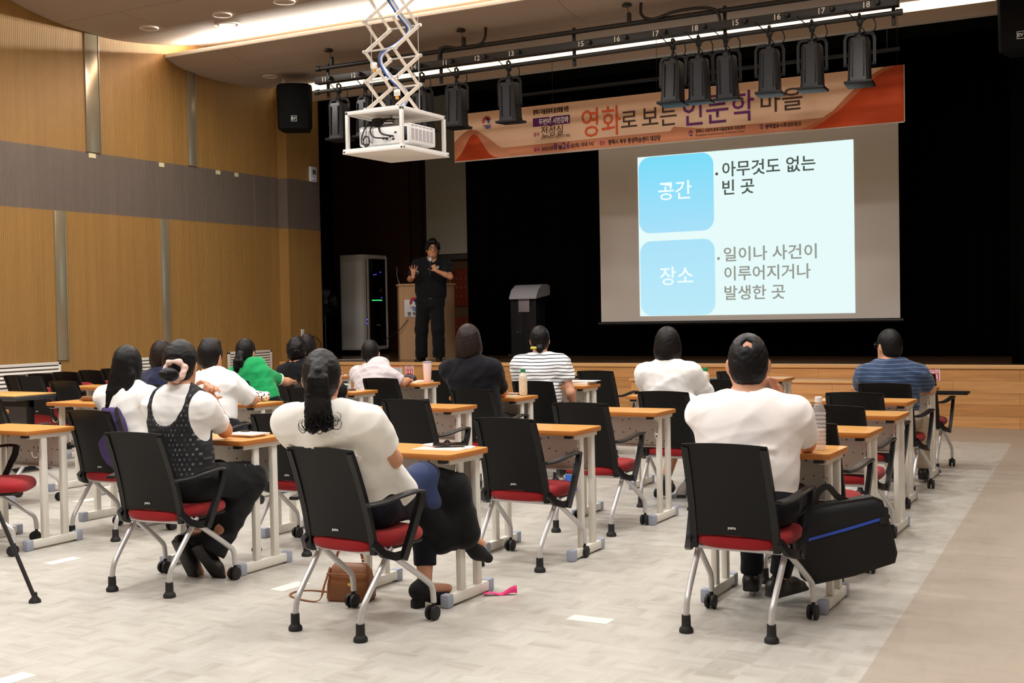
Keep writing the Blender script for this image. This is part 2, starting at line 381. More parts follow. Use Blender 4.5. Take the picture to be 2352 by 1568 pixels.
def person(label, hip, head, yaw=0., hyaw=None, hpitch=0., hroll=0., sh=.165, arms=(), legs=(), hair='short', haircol=(22, 19, 20), hs=1., res=.011, top=None, topmat=None,
           sleeve=.7, hem=.1, bulk=1., bottom=None, botmat=None, shoes=None, shoemat=None, heel=0., neckcut=.075, floor=0., folds=(.006, 26), skin=None, seed=1, hands=True, socks=None, seat=None, waist=1.1, shz=-.105, sleeve_r=1., collar=False, strands=True):
    hip = V(*hip); head = V(*head); base = V(hip[0], hip[1], floor); skin = skin or SKIN()
    R = frame(yaw); r, f, u = R; hyaw = yaw if hyaw is None else hyaw; Hr = frame(hyaw, hpitch, hroll); hr, hf, hu = Hr
    neck = head-hu*.125*hs-hf*.028*hs; spine = neck-hip; L = np.linalg.norm(spine); t = unit(spine); fr = unit(np.cross(t, r)*-1); tr = np.stack([r, np.cross(t, r), t]); fwd = tr[1]
    shc = neck+t*shz*.75; B = Blob(); b = bulk
    def torso(X, g, k, low=True):
        if low: X.ell(hip+t*.02, (.165*b+g, .120*b+g, .13+g), tr, k)
        wg = waist if g else 1.; hL = max(.15, L*.32)
        X.ell(hip+t*L*.22, (.146*b*wg+g, .106*b*(wg+1)/2+g, hL+g), tr, k); X.ell(hip+t*L*.42, (.142*b*wg+g, .102*b*(wg+1)/2+g, hL+g), tr, k)
        X.ell(hip+t*L*.70+fwd*.0, (.155*b*sh/.165+g, .108*b+g, .17+g), tr, k)
        X.cone(shc-r*(sh-.015), shc+r*(sh-.015), .052+g, k=k); X.cone(shc-r*sh*.55-t*.06, shc+r*sh*.55-t*.06, .07+g, k=k)
        for sgn in (-1, 1): X.cone(neck-t*.012, shc+r*sgn*(sh-.04), .042+g*.7, .045+g, k=k)
    torso(B, 0, .05)
    B.cone(neck-t*.03, head-hu*.06*hs-hf*.015*hs, .056*hs*min(b, 1.12), .051*hs*min(b, 1.15), k=.03)
    # head
    B.ell(head+hu*.018*hs-hf*.012*hs, V(.073, .092, .098)*hs, Hr, .03); B.ell(head-hu*.032*hs+hf*.026*hs, V(.061, .070, .082)*hs, Hr, .03)
    B.cone(head-hu*.088*hs+hf*.060*hs-hr*.015, head-hu*.088*hs+hf*.060*hs+hr*.015, .026*hs, k=.03)
    for sgn in (-1, 1):
        B.cone(head-hu*.03*hs-hf*.005*hs+hr*sgn*.05*hs, head-hu*.085*hs+hf*.045*hs+hr*sgn*.03*hs, .022*hs, .018*hs, k=.03)
        B.ell(head-hu*.008*hs-hf*.012*hs+hr*sgn*.077*hs, V(.011, .020, .032)*hs, frame(hyaw-sgn*.45, hpitch), .008)
        B.ell(head+hu*.012*hs+hf*.098*hs+hr*sgn*.030*hs, V(.017, .014, .010)*hs, Hr, .012, 's')
        B.ell(head+hu*.010*hs+hf*.080*hs+hr*sgn*.030*hs, V(.014, .012, .010)*hs, Hr, .004)
    B.cone(head+hu*.012*hs+hf*.088*hs, head-hu*.030*hs+hf*.108*hs, .009*hs, .0135*hs, k=.015); B.cone(head-hu*.034*hs+hf*.094*hs-hr*.01, head-hu*.034*hs+hf*.094*hs+hr*.01, .010*hs, k=.01)
    B.cone(head-hu*.058*hs+hf*.087*hs-hr*.016*hs, head-hu*.058*hs+hf*.087*hs+hr*.016*hs, .0085*hs, k=.008); B.cone(head-hu*.070*hs+hf*.086*hs-hr*.011*hs, head-hu*.070*hs+hf*.086*hs+hr*.011*hs, .0085*hs, k=.006)
    # arms
    A = []
    for a in arms:
        sgn = a['s']; S = shc+r*sgn*sh+t*.0; e = V(*a['e']); wv = V(*a['w']); A.append((sgn, S, e, wv, a))
        ub = .9+.1*b
        B.cone(S, e, .048*ub, .038*ub, k=.03); B.cone(e, e+(wv-e)*.35, .038*ub, .037*ub, k=.02); B.cone(e+(wv-e)*.35, wv, .037*ub, .025*ub, k=.02)
        if hands: hand(B, wv, a.get('d', wv-e), a.get('n', (0, 0, -1)), a.get('ts', sgn), a.get('c', .4), a.get('sc', .95), a.get('sp', .12), a.get('th', .7), a.get('cs'))
    for g in legs:
        sgn = g['s']; hj = hip+r*sgn*.085; kn = V(*g['k']); an = V(*g['a'])
        B.cone(hj, kn, .085*b, .056, k=.03); B.cone(kn, kn+(an-kn)*.3, .056, .054, k=.03); B.cone(kn+(an-kn)*.3, an, .054, .034, k=.03)
        dv = unit(V(*g.get('d', f))); B.cone(an-V(0, 0, .03), an+dv*.13-V(0, 0, .045), .032, .022, k=.02)
    def rest(X):
        if seat:
            sx, sy, sz = seat[0], seat[1], seat[2] if len(seat) > 2 else 0.; S3 = frame(sz); S0 = V(sx, sy, 0); a_ = .255
            Q = np.stack([S3[0], S3[1]*math.cos(a_)+V(0, 0, math.sin(a_)), -S3[1]*math.sin(a_)+V(0, 0, math.cos(a_))])
            X.box(S0+S3[1]*.0415+V(0, 0, .605)-Q[1]*.15, (.2, .15, .212), Q, .004, .008, 's'); X.box(S0+S3[1]*.27+V(0, 0, .33), (.225, .225, .104), S3, .03, .012, 's')
        return X
    o = blob_obj('person', rest(B), res, skin, None, base); o.location = base; tag(o, label, 'person')
    def part(name, X, m, rr=res, fo=None): return blob_obj(name, X, rr, m, o, base, fo, seed)
    # top
    if topmat:
        T = Blob(); torso(T, .014, .055, hem > -.02)
        if hem > .02: T.box(hip-t*(.4-hem), (.5, .5, .4), tr, .01, .01, 's')
        elif hem < -.02: T.ell(hip+t*(hem*.5), (.178*b, .135*b, .11), tr, .05)
        for sgn, S, e, wv, a in A:
            T.cone(S, S+(e-S)*.3, .060*sleeve_r*(.9+.1*b), k=.04)
            if sleeve <= 1: T.fcone(S-(e-S)*.05, S+(e-S)*sleeve, .062*sleeve_r*(.9+.1*b), .058*sleeve_r*(.9+.1*b), .04)
            else:
                T.cone(S, e, .060*sleeve_r, .054*sleeve_r, .04); T.fcone(e-(wv-e)*.02, e+(wv-e)*(sleeve-1), .054*sleeve_r, .045*sleeve_r, .03)
        if collar: T.cone(neck+t*.0-fwd*.02-r*.045, neck+t*.0-fwd*.02+r*.045, .036, k=.02); T.cone(neck+t*.012-fwd*.05, neck+t*.012-fwd*.05, .03, k=.02)
        T.fcone(neck-t*.015+fwd*.012, head, neckcut, neckcut*1.0, .012, 's'); T.ell(neck+fwd*.06-t*.01, (.06, .06, .05), tr, .02, 's')
        if top: top(T, locals())
        part('shirt', rest(T), topmat, res, folds)
    # bottoms
    if botmat:
        T = Blob(); T.ell(hip+t*.0, (.178*b, .132*b, .13), tr, .05)
        if bottom == 'skirt':
            for g in legs: T.cone(hip+r*g['s']*.08, V(*g['k']), .10, .075, .06)
        else:
            wd = 1.35 if bottom == 'wide' else 1.
            for g in legs:
                hj = hip+r*g['s']*.09; kn = V(*g['k']); an = V(*g['a']); en = kn+(an-kn)*(.80 if bottom == 'crop' else 1.04 if bottom == 'wide' else .96)
                T.cone(hj, kn, .102*b, .072*wd, .05); T.fcone(kn-(an-kn)*.06, en, .070*wd, .056*wd**1.6, .03)
        part('trousers' if bottom != 'skirt' else 'skirt', rest(T), botmat, res, (folds[0]*1.1, folds[1]) if folds else None)
    for g in legs:
        an = V(*g['a'])
        if socks: X = Blob(); X.cone(an+V(0, 0, .05), an-V(0, 0, .01), .040, .040, .01); part('sock', X, socks)
        if shoemat: part('shoe', shoe_blob(an, g.get('d', f), g.get('u', (0, 0, 1)), heel), shoemat, min(res, .008))
    # hair
    if hair:
        X = Blob(); c = head+hu*.018*hs-hf*.012*hs; rad = V(.073, .092, .098)*hs; hm = hairmat(haircol)
        H = lambda a, bb, cc: head+hr*a*hs+hf*bb*hs+hu*cc*hs
        rs = np.random.RandomState(seed+7)
        vol = dict(short=.016, crop=.011, curly=.026, bob=.018, long=.016, pony=.014, lowpony=.013, bun=.016, midbob=.02, bald=.008, male=.018).get(hair, .015)
        X.ell(c+hu*.004, rad+vol*hs, Hr, .02)
        if hair in ('bob', 'midbob', 'long'):
            dz = {'bob': -.045, 'midbob': -.05, 'long': -.05}[hair]
            X.ell(H(0, -.018, dz), (V(.102, .106, .105) if hair == 'bob' else V(.094, .100, .105) if hair == 'long' else V(.106, .110, .108))*hs, Hr, .03)
        else: X.ell(H(0, -.045, -.03), V(.066, .062, .070 if hair in ('crop', 'bald', 'short', 'male') else .062)*hs, Hr, .03)
        if hair == 'curly':
            for i in range(46):
                v = unit(rs.normal(size=3)); p = c+Hr.T@(v*(rad+.022)); X.ell(p, V(.017, .017, .017)*rs.uniform(.8, 1.3), None, .012)
        # open the face and the ears
        X.ell(H(0, .105, -.035), V(.072 if hair not in ('bob', 'midbob', 'long') else .062, .085, .098)*hs, Hr, .02, 's'); X.ell(H(0, .13, .03 if hair != 'male' else .052), V(.06, .055, .045 if hair != 'male' else .056)*hs, Hr, .02, 's')
        if hair in ('short', 'crop', 'bald', 'pony', 'lowpony', 'bun', 'male', 'curly', 'tail', 'lowbun'):
            for sgn in (-1, 1): X.ell(H(sgn*.095, .012, -.03), V(.024, .034, .046)*hs, Hr, .012, 's')
        if hair in ('short', 'crop', 'bald', 'male'): X.box(H(0, 0, -.20), V(.2, .2, .10)*hs, frame(hyaw, hpitch-.12), .01, .012, 's')
        if hair in ('bob', 'midbob'): X.box(H(0, 0, -.245 if hair == 'bob' else -.24), V(.2, .2, .105)*hs, Hr, .01, .02, 's')
        if hair == 'bald': [X.ell(H(a_, -.100+b_, .088-.9*b_-c_), V(.008, .017, .015)*hs, Hr, .010, 's') for a_, b_, c_ in ((-.016, 0, .012), (-.004, .006, -.004), (.010, .004, .008))]
        def lock(p0, pts, r0, r1, k=.012):
            P = [p0]+pts; X.chain(P, [r0+(r1-r0)*i/(len(P)-1) for i in range(len(P))], k)
        if hair == 'long':
            for i in range(15):
                a = -.066+.132*i/14; j = rs.uniform(-1, 1)
                pts = [H(a*1.0, -.085+.3*a*a, -.06), H(a*1.15-.012+.006*j, -.105, -.16), H(a*1.25-.02+.02*j, -.112+.01*j, -.25-.02*j), H(a*1.2-.03+.035*j, -.125, -.33-.03*j)]
                lock(H(a*.6, -.07, .03), pts, .027, .005, .010)
        if hair == 'pony':
            X.cone(H(0, -.10, .045), H(0, -.125, .03), .034, .030, .03)
            for i in range(18):
                a = rs.uniform(-.042, .042); j = rs.uniform(-1, 1); q = rs.uniform(-1, 1)
                pts = [H(a*.7, -.140, .0), H(a*1.1, -.138+.008*q, -.075), H(a*1.25, -.126, -.14), H(a*1.35+.010*j, -.122+.010*q, -.185), H(a*1.3+.026*j, -.118, -.215+.014*q), H(a*1.0+.05*j, -.120, -.200+.018*j*q)]
                lock(H(a*.4, -.108, .04), pts, .021, .0036, .010)
        if hair == 'lowpony':
            X.cone(H(0, -.088, -.07), H(0, -.10, -.085), .026, .017, .02); X.chain([H(0, -.10, -.085), H(0, -.118, -.13), H(-.004, -.116, -.185)], [.016, .026, .012], .015)
        if hair == 'tail':
            X.cone(H(0, -.10, -.005), H(0, -.12, -.03), .03, .028, .02)
            for i in range(9):
                a = rs.uniform(-.04, .04); j = rs.uniform(-1, 1); lock(H(a*.3, -.11, -.01), [H(a, -.14, -.07), H(a*1.3, -.14+.01*j, -.13), H(a*1.2+.02*j, -.13, -.175)], .022, .006, .015)
        if hair == 'bun':
            X.ell(H(-.008, -.150, -.052), V(.052, .040, .038)*hs, Hr, .012); X.cone(H(-.03, -.155, -.05), H(.02, -.165, -.045), .026, .022, .01)
            ring = [H(.050*math.cos(x)+.006, -.104+.010*math.sin(3*x), -.030+.046*math.sin(x)) for x in np.linspace(0, 2*PI, 19)]
            Z = Blob()
            for i in range(18): Z.cone(ring[i], ring[i+1], .017+.006*math.sin(i*2.4), .017+.006*math.sin((i+1)*2.4), .006)
            part('scrunchie', Z, mat('scrunchie_pink', (236, 200, 188), .8), min(res, .007), (.004, 90))
        if hair == 'lowbun': X.ell(H(0, -.105, -.075), V(.034, .030, .040)*hs, Hr, .02)
        if hair == 'male':
            for i in range(10):
                v = unit(V(rs.uniform(-.6, .6), rs.uniform(-.5, .7), 1)); X.ell(c+Hr.T@(v*(rad+.014)), V(.022, .03, .018), None, .02)
            for sgn in (-1, 1): X.cone(H(sgn*.074, .050, .070), H(sgn*.094, .025, .0), .026, .016, .02); X.cone(H(sgn*.084, -.03, .02), H(sgn*.078, -.05, -.07), .024, .016, .03)
            X.cone(H(-.02, .075, .105), H(.055, .075, .095), .024, .022, .03)
        if hair == 'short': X.cone(H(-.02, -.04, .115), H(.045, .02, .105), .016, .02, .04)
        part('hair', X, hm, .0055 if res < .008 else min(res, .008), (.0022, 120) if strands else None)
    return o
def hairmat(c):
    n = 'hair_%d_%d_%d' % c
    if n in MATS: return MATS[n]
    m = mat(n, tuple(int(v*.5) for v in c), .45, spec=.24, noise=((34, 34, 5), .25, tuple(int(v*.85) for v in c)), bump=((140, 140, 9), .7, .004)); return m
# ---------------------------------------------------------------- the room
M_wall = ribbed('ribbed_oak', (168, 127, 68), (156, 116, 60))
M_band = ribbed('ribbed_taupe', (116, 103, 93), (107, 95, 86))
M_steel = mat('brushed_strip', (158, 146, 122), .25, .45)
M_ceil = mat('ceiling_board', (190, 172, 155), .8, noise=((1.2, 1.2, 1.2), .35, (184, 166, 149)))
M_black = mat('black_velvet', (6, 6, 6), 1., spec=.05)
M_white = mat('white_lacquer', (232, 230, 226), .35)
M_oak = planks('oak_planks', (214, 158, 98), (196, 138, 80))
M_oaks = mat('oak_edge', (226, 178, 120), .4, noise=((1, 30, 30), .25, (208, 158, 100)))
struct(MB().poly([(-13, -5, 0), (-.95, -5, 0), (-1.03, 4.5, 0), (-1.43, 12.7, 0), (-13, 12.7, 0)]).build('floor', floor_mat('floor_vinyl', (190, 186, 177), (168, 162, 151), (182, 177, 168))))
fb = MB(); fb.poly([(-.95, -5, 0), (7, -5, 0), (7, 14.2, 0), (-13, 14.2, 0), (-13, 12.7, 0), (-1.43, 12.7, 0), (-1.03, 4.5, 0)])
struct(fb.build('floor_border', floor_mat('floor_vinyl_border', (174, 162, 148), (166, 154, 139), (171, 159, 145))))
# side wall: ribbed oak above and below a taupe band, steel strips let into it
WX = -11.84
def wall_piece(name, y0, y1, z0, z1, m, th=.25, x=WX): return struct(MB().box((x-th/2, (y0+y1)/2, (z0+z1)/2), (th, y1-y0, z1-z0)).build(name, m))
wall_piece('wall_left_lower', -5, 14.2, 0, 2.712, M_wall)
wall_piece('wall_left_band', -5, 14.2, 2.712, 3.465, M_band, .242)
wall_piece('wall_left_upper', -5, 14.2, 3.465, 6.2, M_wall)
wall_piece('wall_left_pier_lower', 14.2, 14.98, .0, 2.70, M_wall, .4, -11.66)
wall_piece('wall_left_pier_band', 14.2, 14.98, 2.70, 3.45, M_band, .395, -11.662)
wall_piece('wall_left_pier_upper', 14.2, 14.98, 3.45, 6.2, M_wall, .4, -11.66)
struct(MB().box((WX+.001, 13.68, 3.09), (.008, .012, .74)).build('trim_1', M_steel))
n = 2
for y0, y1, z0, z1 in ((10.57, 10.78, 3.47, 4.95), (12.33, 12.47, 3.47, 4.80), (10.045, 10.19, .9, 2.705), (11.77, 11.90, .9, 2.705), (8.2, 8.35, .9, 2.705)):
    struct(MB().box((WX+.005, (y0+y1)/2, (z0+z1)/2), (.03, y1-y0, z1-z0), .004).box((WX+.012, y1+.008, (z0+z1)/2), (.03, .012, z1-z0)).build('trim_%d' % n, M_steel)); n += 1
struct(MB().box((-2.5, -5.1, 3.1), (19, .2, 6.2)).build('wall_back', mat('back_wall', (196, 170, 136), .7)))
struct(MB().box((7.1, 5, 3.1), (.2, 20, 6.2)).build('wall_right', mat('right_wall', (170, 140, 104), .7)))
# ceiling: two sagging acoustic clouds with a lit gap between them
def cloud(name, prof, x0, x1, th):
    b = MB(); pts = list(prof)
    def fn(u, v):
        s = v*(len(pts)-1); i = min(int(s), len(pts)-2); q = s-i
        return (x0+(x1-x0)*u, pts[i][0]+(pts[i+1][0]-pts[i][0])*q, pts[i][1]+(pts[i+1][1]-pts[i][1])*q)
    b.sheet(fn, 1, (len(pts)-1)*5, th, (0, 0, 1)); return struct(b.build(name, M_cloud, None, 60))
def spline(p, k=6):
    out = []
    for i in range(len(p)-1):
        a = p[max(i-1, 0)]; b = p[i]; c = p[i+1]; d = p[min(i+2, len(p)-1)]
        for j in range(k):
            t = j/k; out.append(tuple(.5*((2*b[q])+(-a[q]+c[q])*t+(2*a[q]-5*b[q]+4*c[q]-d[q])*t*t+(-a[q]+3*b[q]-3*c[q]+d[q])*t**3) for q in range(len(b))))
    return out+[tuple(p[-1])]
M_cloud = mat('ceiling_cloud', (212, 194, 176), .75)
nt = M_cloud.node_tree; bs = nt.nodes['Principled BSDF']; tcn = nt.nodes.new('ShaderNodeTexCoord'); brk = nt.nodes.new('ShaderNodeTexBrick')
brk.inputs['Scale'].default_value = 1; brk.inputs['Brick Width'].default_value = 2.4; brk.inputs['Row Height'].default_value = .85; brk.inputs['Mortar Size'].default_value = .004; brk.inputs['Mortar Smooth'].default_value = 0
for q, c in (('Color1', (170, 152, 136)), ('Color2', (165, 147, 131)), ('Mortar', (112, 98, 87))): brk.inputs[q].default_value = (*lin(c), 1)
nt.links.new(tcn.outputs['Object'], brk.inputs['Vector']); nt.links.new(brk.outputs[0], bs.inputs['Base Color'])
cloud('ceiling_cloud_near', spline([(8.4, 5.62), (9.346, 5.17), (9.99, 5.007), (10.457, 4.959), (10.945, 4.94), (11.464, 4.976), (12.137, 5.066), (12.55, 5.13), (13.3, 5.2)]), -11.86, 7, .05)
cloud('ceiling_cloud_far', spline([(11.962, 4.865), (12.274, 4.773), (12.735, 4.729), (13.266, 4.728), (13.733, 4.745), (14.10, 4.785)]), -11.86, 7, .05)
struct(MB().box((-2.5, 2.6, 5.7), (19, 13, .1)).build('ceiling', M_ceil))
struct(MB().box((-2.5, 12, 6.25), (19, 8.5, .1)).build('ceiling_void', mat('ceiling_void', (120, 104, 90), .9)))
struct(MB().box((-2.4, 11.96, 4.893), (18.9, .03, .05), .003).build('trim_8', M_white))
# far cove: a luminous strip above a narrow fascia
cv = MB().box((-6.72, 14.18, 4.815), (10.0, .03, .25)).build('cove_light', mat('cove_glow', (255, 240, 205), .6, emit=1.7)); tag(cv, 'long glowing cove light strip behind the black lighting pipes', 'cove light')
struct(MB().box((-6.72, 14.22, 4.62), (10.04, .14, .13), .004).build('trim_9', M_ceil))
# ring-shaped ceiling fittings
M_ring = mat('ring_white', (226, 214, 200), .4)
def ring(x, y, z, R, label, glow=0, tilt=0.):
    t = thing('ceiling_downlight' if glow else 'ceiling_speaker', label, 'downlight' if glow else 'ceiling speaker', (x, y, z), 0, 'round ceiling fittings'); t.rotation_euler = (tilt, 0, 0)
    b = MB(); b.lathe([(R*.80, -.004), (R*.86, -.016), (R*.98, -.014), (R, .0), (R*.98, .01), (R*.8, .008)], 40); b.build('ring', M_ring, t)
    if glow:
        b = MB(); b.lathe([(R*.5, -.012), (R*.55, -.02), (R*.62, -.018), (R*.64, .0), (R*.5, .004)], 40); b.build('inner_ring', mat('ring_glow', (255, 250, 240), .4, emit=.8), t)
        MB().lathe([(R*.5, -.004), (R*.5, .01)], 40).build('diffuser', mat('down_face', (176, 158, 146), .5), t)
    else: MB().lathe([(R*.82, -.006), (R*.82, .008)], 40).build('grille', M_ceil, t)
ring(-10.118, 11.261, 4.955, .155, 'bright chrome ringed downlight in the ceiling beside the lit cove', 1, .06)
ring(-9.789, 10.81, 4.935, .115, 'faint round ceiling speaker cover just behind the bright downlight', 0, .0)
ring(-10.978, 10.821, 4.935, .115, 'faint round ceiling speaker cover nearest the curved edge by the oak wall', 0, .0)
ring(-8.80, 10.74, 4.935, .125, 'round ceiling speaker cover cut off by the top edge of the picture', 0, .0)
ring(-11.026, 13.11, 4.722, .105, 'round ceiling speaker cover near the black hanging loudspeaker', 0, 0)
# ---------------------------------------------------------------- stage
M_stage = planks('stage_boards', (112, 82, 58), (98, 70, 48), 2.2, .09, .2, .001, 'XY')
struct(MB().box((-3.5, 18.2, .34), (21, 8.06, .68)).build('floor_stage', M_stage))
st = MB().box((-2.42, 14.185, .33), (18.8, .05, .66)).build('stage_front', M_oak); struct(st)
struct(MB().box((-2.42, 14.19, .68), (18.84, .10, .045), .004).build('trim_10', M_oaks))
# folded step box in front of the stage
t = thing('stage_steps', 'low oak step box against the stage front beneath the projection screen', 'steps', (-4.5, 13.62, 0))
MB().box((0, .22, .26), (2.70, .56, .52), .004).build('upper_step', M_oak, t); MB().box((.55, -.28, .165), (1.9, .44, .33), .004).build('lower_step', M_oak, t)
MB().box((0, .22, .53), (2.74, .60, .03), .004).box((.55, -.28, .343), (1.93, .47, .026), .004).build('tread', M_oaks, t)
# stage house: black drapes, dim rear wall
def drape(name, x0, x1, y, z0, z1, label, amp=.05, n=60):
    b = MB(); k = (x1-x0)/.22
    b.sheet(lambda u, v: (x0+(x1-x0)*u, y+amp*math.sin(u*k*2*PI)*(.5+.5*v)+.02*math.sin(u*k*3.1), z0+(z1-z0)*v), max(n, int(abs(k)*8)), 2, .01, (0, 1, 0))
    o = b.build(name, M_black, None, 0); tag(o, label, 'curtain', 'black stage drapes'); return o
drape('stage_curtain', -10.22, 7.0, 17.0, .685, 6.2, 'wide black backdrop curtain behind the projection screen')
drape('stage_curtain', -13.3, -12.72, 16.7, .685, 6.2, 'narrow black leg curtain between the standing fan and the equipment rack')
drape('stage_curtain', -1.62, 7.0, 14.45, .70, 6.2, 'black house curtain on the right of the banner')
drape('stage_border', -11.45, -1.6, 14.9, 4.55, 6.2, 'black border drape above the banner', .03)
M_rear = mat('rear_wall_paint', (74, 38, 24), .8); M_grey = mat('rear_wall_grey', (176, 170, 152), .85)
struct(MB().box((-5, 18.6, 3.2), (20, .1, 6)).build('wall_stage_rear', M_rear))
struct(MB().box((-14.6, 16.6, 3.2), (.1, 4.2, 6)).build('wall_stage_wing', mat('wing_dark', (20, 16, 14), .9)))
struct(MB().box((-3.5, 18.2, 6.2), (22, 8, .1)).build('ceiling_stage', M_black))
struct(MB().box((-11.1, 18.0, 4.25), (1.06, .08, 3.66)).build('wall_stage_grey_panel', M_grey))
struct(MB().box((-11.2, 17.97, 2.36), (1.1, .12, .09), .01).build('trim_11', mat('ledge_dark', (62, 54, 44), .6)))
d = MB().box((-10.8, 18.04, 1.5), (1.5, .06, 1.62)).build('door_1', mat('door_frame_wood', (92, 62, 36), .5)); struct(d)
M_pad = mat('padded_door', (118, 42, 20), .5)
MB().box((-10.72, 18.0, 1.83), (.86, .05, .66), .02).build('padded_panel', M_pad, d); MB().box((-10.72, 18.0, 1.0), (.86, .05, .62), .02).build('padded_panel', M_pad, d)
b = MB()
for x in (-11.04, -10.95, -10.85): 
    for z in (1.98, 1.83, 1.68, 1.15, 1.0): b.lathe([(.013, 0), (.013, .006), (.006, .012)], 8, Matrix.Translation((x, 17.975, z)) @ Matrix.Rotation(PI/2, 4, 'X'))
b.build('stud', mat('brass_stud', (210, 190, 150), .3, .8), d); MB().box((-11.165, 18.0, 1.5), (.02, .05, 1.58)).build('edge_strip', mat('brass_edge', (190, 140, 70), .4, .5), d)
# wall ladder
t = thing('wall_ladder', 'dark steel ladder fixed to the rear stage wall beside the grey panel', 'ladder', (-11.82, 17.9, 2.2)); M_iron = mat('black_iron', (24, 22, 21), .6)
MB().box((-.12, 0, 1.9), (.03, .05, 3.9)).box((.12, 0, 1.9), (.03, .05, 3.9)).build('rail', M_iron, t)
for i in range(13): MB().tube([(-.12, 0, .15+.3*i), (.12, 0, .15+.3*i)], .012, 8).build('rung', M_iron, t)
# projection screen with the slide on it
t = thing('projection_screen', 'large grey projection screen showing a slide in front of the black backdrop', 'screen', (-5.24, 16.0, 1.21))
M_scr = mat('screen_fabric', (222, 214, 206), .8)
MB().box((0, 0, 1.55), (4.23, .012, 3.1)).build('fabric', M_scr, t); [MB().tube([(x, 0, 3.1), (x, 0, 4.93)], .004, 5).build('hanging_cord', M_black, t) for x in (-1.9, 1.9)]; MB().tube([(-2.16, 0, -.02), (2.16, 0, -.02)], .028, 12).build('bottom_bar', mat('bar_black', (14, 14, 14), .4), t)
SX0, SX1, SZ0, SZ1 = -6.743+5.24, -3.695+5.24, 1.289-1.21, 3.557-1.21; SW, SH = SX1-SX0, SZ1-SZ0
def EM(n, c, s=1.):
    m = mat(n, c, .9, emit=s, spec=0); m.node_tree.nodes['Principled BSDF'].inputs['Base Color'].default_value = (0, 0, 0, 1); return m
sl = MB().box(((SX0+SX1)/2, -.0085, (SZ0+SZ1)/2), (SW, .004, SH)).build('slide', EM('slide_paper', (228, 249, 248), 1.02), t)
def sp(u, v): return (SX0+SW*u, -.014, SZ1-SH*v)
def rbox(u0, v0, u1, v1, rad, m, name):
    x0, x1 = SX0+SW*u0, SX0+SW*u1; z0, z1 = SZ1-SH*v1, SZ1-SH*v0; pts = []
    for cx, cz, a in ((x1-rad, z1-rad, 0), (x0+rad, z1-rad, PI/2), (x0+rad, z0+rad, PI), (x1-rad, z0+rad, 3*PI/2)):
        for i in range(9): q = a+i*PI/16; pts.append((cx+rad*math.cos(q), cz+rad*math.sin(q)))
    b = MB(); b.rings([[Vector((x, y, z)) for x, z in pts] for y in (-.0125, -.0105)]); b.build(name, m, sl, 0)
def gradbox(name, ctop, cbot, z0, z1, s=.95):
    m = EM(name, ctop, s); nt = m.node_tree; b = nt.nodes['Principled BSDF']; tc = nt.nodes.new('ShaderNodeTexCoord'); sx = nt.nodes.new('ShaderNodeSeparateXYZ'); mr = nt.nodes.new('ShaderNodeMapRange'); mx = nt.nodes.new('ShaderNodeMix'); mx.data_type = 'RGBA'
    mr.inputs[1].default_value = z1; mr.inputs[2].default_value = z0; mx.inputs[6].default_value = (*lin(ctop), 1); mx.inputs[7].default_value = (*lin(cbot), 1)
    nt.links.new(tc.outputs['Object'], sx.inputs[0]); nt.links.new(sx.outputs[2], mr.inputs[0]); nt.links.new(mr.outputs[0], mx.inputs[0]); nt.links.new(mx.outputs[2], b.inputs['Emission Color']); return m
rbox(.004, .004, .371, .480, .165, gradbox('slide_blue', (126, 226, 255), (172, 230, 255), SZ1-SH*.48, SZ1), 'slide_box')
rbox(.006, .530, .372, .997, .165, gradbox('slide_pale_blue', (176, 232, 255), (192, 240, 255), SZ0, SZ1-SH*.53), 'slide_box')
Wt = EM('slide_white', (240, 255, 255), 1.); G1 = EM('slide_ink', (84, 92, 84), .9); G2 = EM('slide_ink_pale', (160, 162, 152), .9)
text('공간', sl, 'slide_lettering', Wt, sp(.184, .222), height=.285, width=.50, bold=.009)
text('장소', sl, 'slide_lettering', Wt, sp(.186, .752), height=.285, width=.50, bold=.009)
text('아무것도 없는', sl, 'slide_lettering', G1, sp(.413, .116), height=.225, width=1.29, bold=.014, align='LEFT')
text('빈 곳', sl, 'slide_lettering', G1, sp(.413, .226), height=.225, width=.45, bold=.014, align='LEFT')
text('일이나 사건이', sl, 'slide_lettering', G2, sp(.414, .632), height=.215, width=1.29, bold=.014, align='LEFT')
text('이루어지거나', sl, 'slide_lettering', G2, sp(.416, .748), height=.215, width=1.20, bold=.014, align='LEFT')
text('발생한 곳', sl, 'slide_lettering', G2, sp(.416, .866), height=.215, width=.85, bold=.014, align='LEFT')
for u, v, m in ((.387, .140, G1), (.390, .655, G2)):
    p = sp(u, v); MB().lathe([(.021, 0), (.021, .003)], 16, Matrix.Translation(p) @ Matrix.Rotation(PI/2, 4, 'X')).build('slide_bullet', m, sl)
# banner across the stage opening
BX, BZ, BW, BH = -8.583, 3.437, 5.914, .634
t = thing('event_banner', 'long peach and orange event banner hung across the stage opening', 'banner', (BX, 14.0, BZ))
M_ban = mat('banner_peach', (248, 208, 172), .65, noise=((.4, 3, 6), .3, (240, 194, 158))); M_bs = mat('banner_salmon', (240, 158, 118), .65); M_bo = mat('banner_orange', (226, 84, 36), .65); M_bo2 = mat('banner_orange_pale', (238, 140, 96), .65)
MB().box((BW/2, 0, BH/2), (BW, .012, BH)).build('cloth', M_ban, t)
def bp(x, z, l=1): return Vector((x*BW, -.007-.0012*l, z*BH))
def bshape(name, pts, m, l):
    b = MB(); b.rings([[bp(x, z, l)+Vector((0, dy, 0)) for x, z in pts] for dy in (0, .001)]); b.build(name, m, t, 0)
bshape('salmon_strip', [(0, .0), (1, 0), (1, .20), (.80, .20), (.60, .215), (.565, .26), (.535, .30), (.528, .22), (.40, .22), (.12, .20), (0, .19)], M_bs, 1)
